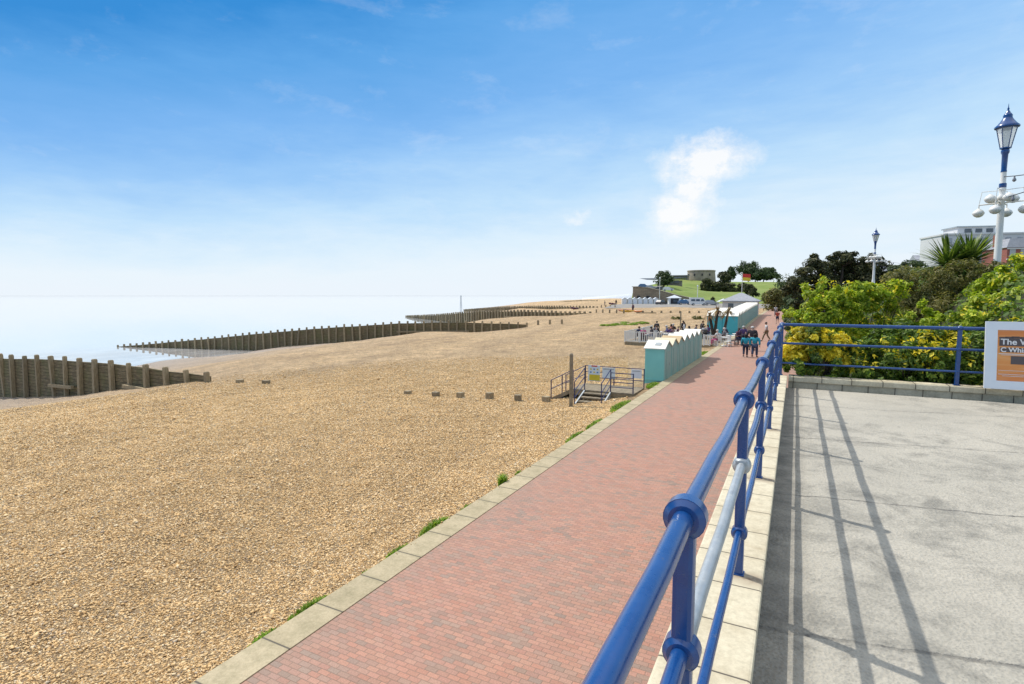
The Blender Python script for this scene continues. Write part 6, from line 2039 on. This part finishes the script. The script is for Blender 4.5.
# trees and bushes on the hill
def hill_tree(label, x, y, w_, h, n_, seed, mat='leaf_dark', size=0.42, low=0.55):
    z = hzz(x, y)
    rg = np.random.default_rng(seed)
    bl = []
    for k in range(7):
        a = rg.uniform(0, 2 * PI)
        q = rg.uniform(0.1, 0.62)
        bl.append(((x + math.cos(a) * w_ / 2 * q, y + math.sin(a) * w_ / 2 * q * 0.7, z + h * rg.uniform(low * 0.6, 0.80)), (w_ * 0.27, w_ * 0.25, h * 0.24)))
    bl.append(((x, y, z + h * 0.76), (w_ * 0.30, w_ * 0.28, h * 0.25)))
    tree(label, (x, y, z), bl, int(n_ * 1.7), size * 0.9, mat, seed, 0.25, clumps=18, cr=0.5)
hill_tree('broad domed tree on the hill crest behind the flag', -23.1, 316, 11.8, 10.8, 3600, 51, size=0.6, low=0.35)
hill_tree('wide lower tree at the right end of the hill crest', -15.8, 314, 13.5, 7.0, 3600, 52, size=0.6, low=0.3)
hill_tree('slim tree on the crest between the tower and the domed tree', -30.3, 301, 4.8, 7.4, 1600, 53, size=0.5)
hill_tree('dark rounded tree standing mid-slope on the lawn', -27.6, 251, 6.4, 7.9, 2600, 54, 'leaf_pine', low=0.35)
hill_tree('windswept tree at the head of the ramp beside the canopy building', -45.8, 216, 7.6, 6.0, 2600, 55, 'leaf_dark', 0.38)
hill_tree('dark bush at the left of the dark mid-slope planting', -33.2, 238.7, 6.5, 5.2, 2200, 56, 'leaf_pine', low=0.2)
hill_tree('dark bush under the mid-slope tree', -29.0, 239.5, 6.0, 4.4, 2000, 57, 'leaf_pine', low=0.2)
hill_tree('dark low bush right of the mid-slope tree', -24.5, 240.5, 6.5, 3.6, 2000, 58, 'leaf_pine', low=0.15)
hill_tree('dark low bush behind the flagpole', -19.8, 240.5, 5.5, 3.6, 1800, 59, 'leaf_pine', low=0.15)
hill_tree('round bush right of the flagpole, upper one', -15.8, 217.7, 3.8, 4.2, 1500, 60, 'leaf_pine', 0.3)
hill_tree('small round bush right of the flagpole, lower one', -13.4, 207.5, 3.4, 3.0, 1300, 61, 'leaf_pine', 0.28, 0.3)
hill_tree('reddish dark bush near the right foot of the hill lawn', -8.3, 187.6, 2.8, 3.4, 1200, 62, 'leaf_olive', 0.26, 0.3)
hill_tree('dark tree behind the promenade bend, left of the pine', -2.0, 150, 9.0, 7.5, 3000, 63, 'leaf_dark', 0.32, 0.2)
hill_tree('green bush at the promenade bend beside the pavilion roof', -4.2, 128, 5.0, 4.2, 2000, 64, 'leaf_olive', 0.25, 0.2)
hill_tree('small dark bush beside the white van', -20.9, 163, 1.8, 2.4, 700, 65, 'leaf_pine', 0.2, 0.2)
hill_tree('tall dark tree on the upper bank past the smaller lamp', 8.0, 95, 9.0, 7.0, 3000, 66, 'leaf_dark', 0.28, 0.2)
for i, (x_, y_, rr, lab) in enumerate([(-23.2, 83, (1.9, 2.6, 0.26), 'spreading green plant mat, largest one, on the upper beach'), (-21.6, 86, (1.3, 1.8, 0.22), 'yellowish plant mat beside the largest green mat'), (-24.6, 79.5, (1.3, 1.4, 0.15), 'thin sparse plant mat on the seaward side of the largest mat'),
                                        (-18.6, 98.4, (0.9, 1.3, 0.42), 'grey-green plant clump left of the two by the slim post'), (-15.2, 100.1, (0.9, 1.2, 0.42), 'grey-green plant clump right of the two by the slim post')]):
    zz = float(beach_z(x_, y_))
    r = shrub(lab, (x_, y_, zz), [E_(x_, y_, zz + rr[2] * 0.5, *rr)], 1700, 0.10, 'leaf_weed' if i < 3 else 'leaf_olive', 90 + i, name='beach_plant', cat='beach plant', up=0.8)
# two dying palms beside the far huts
cordyline('left of two dying palms with dark trunks and brown fronds by the far huts', (-7.05, 56.8, -0.1), 1, [(0.25, 0.1, 2.9), (-0.45, 0.0, 2.35)], 0.95, M['leaf_dead'], 33, 60, 0.16, 0.06, droop=1.3)
cordyline('right of two dying palms, leaning trunk with sparse brown fronds', (-6.35, 57.6, -0.1), 1, [(0.42, 0.2, 2.75)], 1.0, M['leaf_dead'], 34, 60, 0.15, 0.06, droop=1.2)

# ------------------------------------------------------------------ daylight
SUN_EL = R(52.7)
sh = Vector((-0.952, 0.305))
to_sun = Vector((sh.x * math.cos(SUN_EL), sh.y * math.cos(SUN_EL), math.sin(SUN_EL)))
sd = bpy.data.lights.new('sun', 'SUN')
sd.energy = 3.7
sd.angle = R(0.55)
sd.color = (1.0, 0.955, 0.88)
so = bpy.data.objects.new('sun', sd)
COL.objects.link(so)
so.rotation_euler = to_sun.to_track_quat('Z', 'Y').to_euler()
so.location = (0, 0, 60)

w = bpy.data.worlds.new('World')
scene.world = w
w.use_nodes = True
t = NT(w.node_tree)
bg = w.node_tree.nodes['Background']
sky = t.n('ShaderNodeTexSky', sky_type='NISHITA')
sky.sun_disc = False
sky.sun_elevation = SUN_EL
sky.sun_rotation = math.atan2(sh.x, sh.y)
sky.air_density = 1.0
sky.dust_density = 1.6
sky.ozone_density = 1.5
D = t.vmath('NORMALIZE', t.n('ShaderNodeTexCoord').outputs['Generated'])
x = t.xyz(D)
# thin high haze whitening the sky towards the horizon, thinnest on the seaward side
side = t.vmath('DOT_PRODUCT', D, (math.cos(TH), math.sin(TH), 0), out=1)
k = t.math('SUBTRACT', t.math('MULTIPLY', t.math('MAXIMUM', t.math('MULTIPLY', side, -1.0), 0.0), 0.85), t.math('MULTIPLY', t.math('MAXIMUM', side, 0.0), 0.45))
el = t.math('MULTIPLY', x[2], t.math('ADD', 1.0, k))
streak = t.noise(t.vmath('MULTIPLY', D, (1.0, 1.0, 4.0)), 2.6, 7, 0.62, dist=0.3)
fine = t.noise(t.vmath('MULTIPLY', D, (1.0, 1.6, 6.0)), 9.0, 6, 0.62)
el = t.math('ADD', el, t.math('MULTIPLY', t.math('SUBTRACT', streak, 0.5), -0.14))
el = t.math('ADD', el, t.math('MULTIPLY', t.math('SUBTRACT', fine, 0.5), -0.05))
hz_col = t.ramp(el, [(0.0, (0.85, 0.925, 1.0)), (0.02, (0.845, 0.925, 1.0)), (0.05, (0.83, 0.925, 1.0)), (0.10, (0.73, 0.88, 1.0)), (0.17, (0.53, 0.76, 0.99)), (0.25, (0.335, 0.60, 0.955)), (0.34, (0.205, 0.475, 0.895)), (0.45, (0.115, 0.385, 0.81)), (0.54, (0.035, 0.27, 0.69)), (1.0, (0.04, 0.26, 0.66))])
# added bright sheet overhead, out of view, to whiten fill and soften shadows
top = t.ramp(x[2], [(0.54, 0.0), (0.72, 1.0)])
hz_col = t.mix(top, hz_col, t.mix(streak, (1.0, 1.06, 1.14), (1.25, 1.22, 1.17)))
hz_col = t.vmath('MULTIPLY', hz_col, (10.0, 10.0, 10.0))
col = t.mix(0.98, sky.outputs[0], hz_col)
# one torn white cumulus, wide at the top and trailing to the lower left
fw = Vector((-math.sin(TH) * math.cos(PITCH), math.cos(TH) * math.cos(PITCH), -math.sin(PITCH)))
CLAZ, CLEL = R(8.9), R(10.3)       # heading left of the promenade, and height, of the cloud
cdir = Vector((-math.sin(CLAZ) * math.cos(CLEL), math.cos(CLAZ) * math.cos(CLEL), math.sin(CLEL)))
cu = Vector((math.cos(CLAZ), math.sin(CLAZ), 0))
cv = cu.cross(cdir) * -1
if cv.z < 0: cv = -cv
U = t.vmath('DOT_PRODUCT', D, tuple(cu), out=1)
Vv = t.vmath('DOT_PRODUCT', D, tuple(cv), out=1)
front = t.math('GREATER_THAN', t.vmath('DOT_PRODUCT', D, tuple(cdir), out=1), 0.5)
warp = t.noise(D, 18, 8, 0.68, out='Color')
wx = t.xyz(warp)
U2 = t.math('ADD', U, t.math('MULTIPLY', t.math('SUBTRACT', wx[0], 0.5), 0.085))
V2 = t.math('ADD', Vv, t.math('MULTIPLY', t.math('SUBTRACT', wx[1], 0.5), 0.075))
def blob(cx, cy, rx, ry):
    a = t.math('DIVIDE', t.math('SUBTRACT', U2, cx), rx)
    c = t.math('DIVIDE', t.math('SUBTRACT', V2, cy), ry)
    r = t.math('SQRT', t.math('ADD', t.math('MULTIPLY', a, a), t.math('MULTIPLY', c, c)))
    return t.ramp(r, [(0.2, 1.0), (1.05, 0.0)])
mask = t.math('MAXIMUM', blob(0.008, 0.040, 0.098, 0.056), blob(-0.03, -0.045, 0.062, 0.050))
mask = t.math('MAXIMUM', mask, t.math('MULTIPLY', blob(0.0, 0.0, 0.045, 0.05), 0.9))
mask = t.math('MAXIMUM', mask, t.math('MULTIPLY', blob(-0.205, -0.035, 0.03, 0.016), 0.45))
mask = t.math('MULTIPLY', mask, front)
body = t.ramp(t.noise(t.vmath('MULTIPLY', D, (1, 1, 1.5)), 26, 7, 0.66), [(0.32, 0.35), (0.58, 1.0)])
mask = t.math('MULTIPLY', t.ramp(t.math('MULTIPLY', mask, body), [(0.05, 0.0), (0.7, 1.0)]), 0.90)
col = t.mix(mask, col, (10.0, 10.0, 10.0))
# faint cirrus low on the right and a few wisps
cir = t.ramp(t.noise(t.vmath('MULTIPLY', D, (1.0, 1.0, 2.4)), 7.5, 7, 0.66, dist=0.25), [(0.55, 0.0), (0.85, 1.0)])
col = t.mix(t.math('MULTIPLY', cir, 0.22), col, (9.5, 9.75, 10.0))
t.put(bg.inputs['Color'], col)
bg.inputs['Strength'].default_value = 0.10
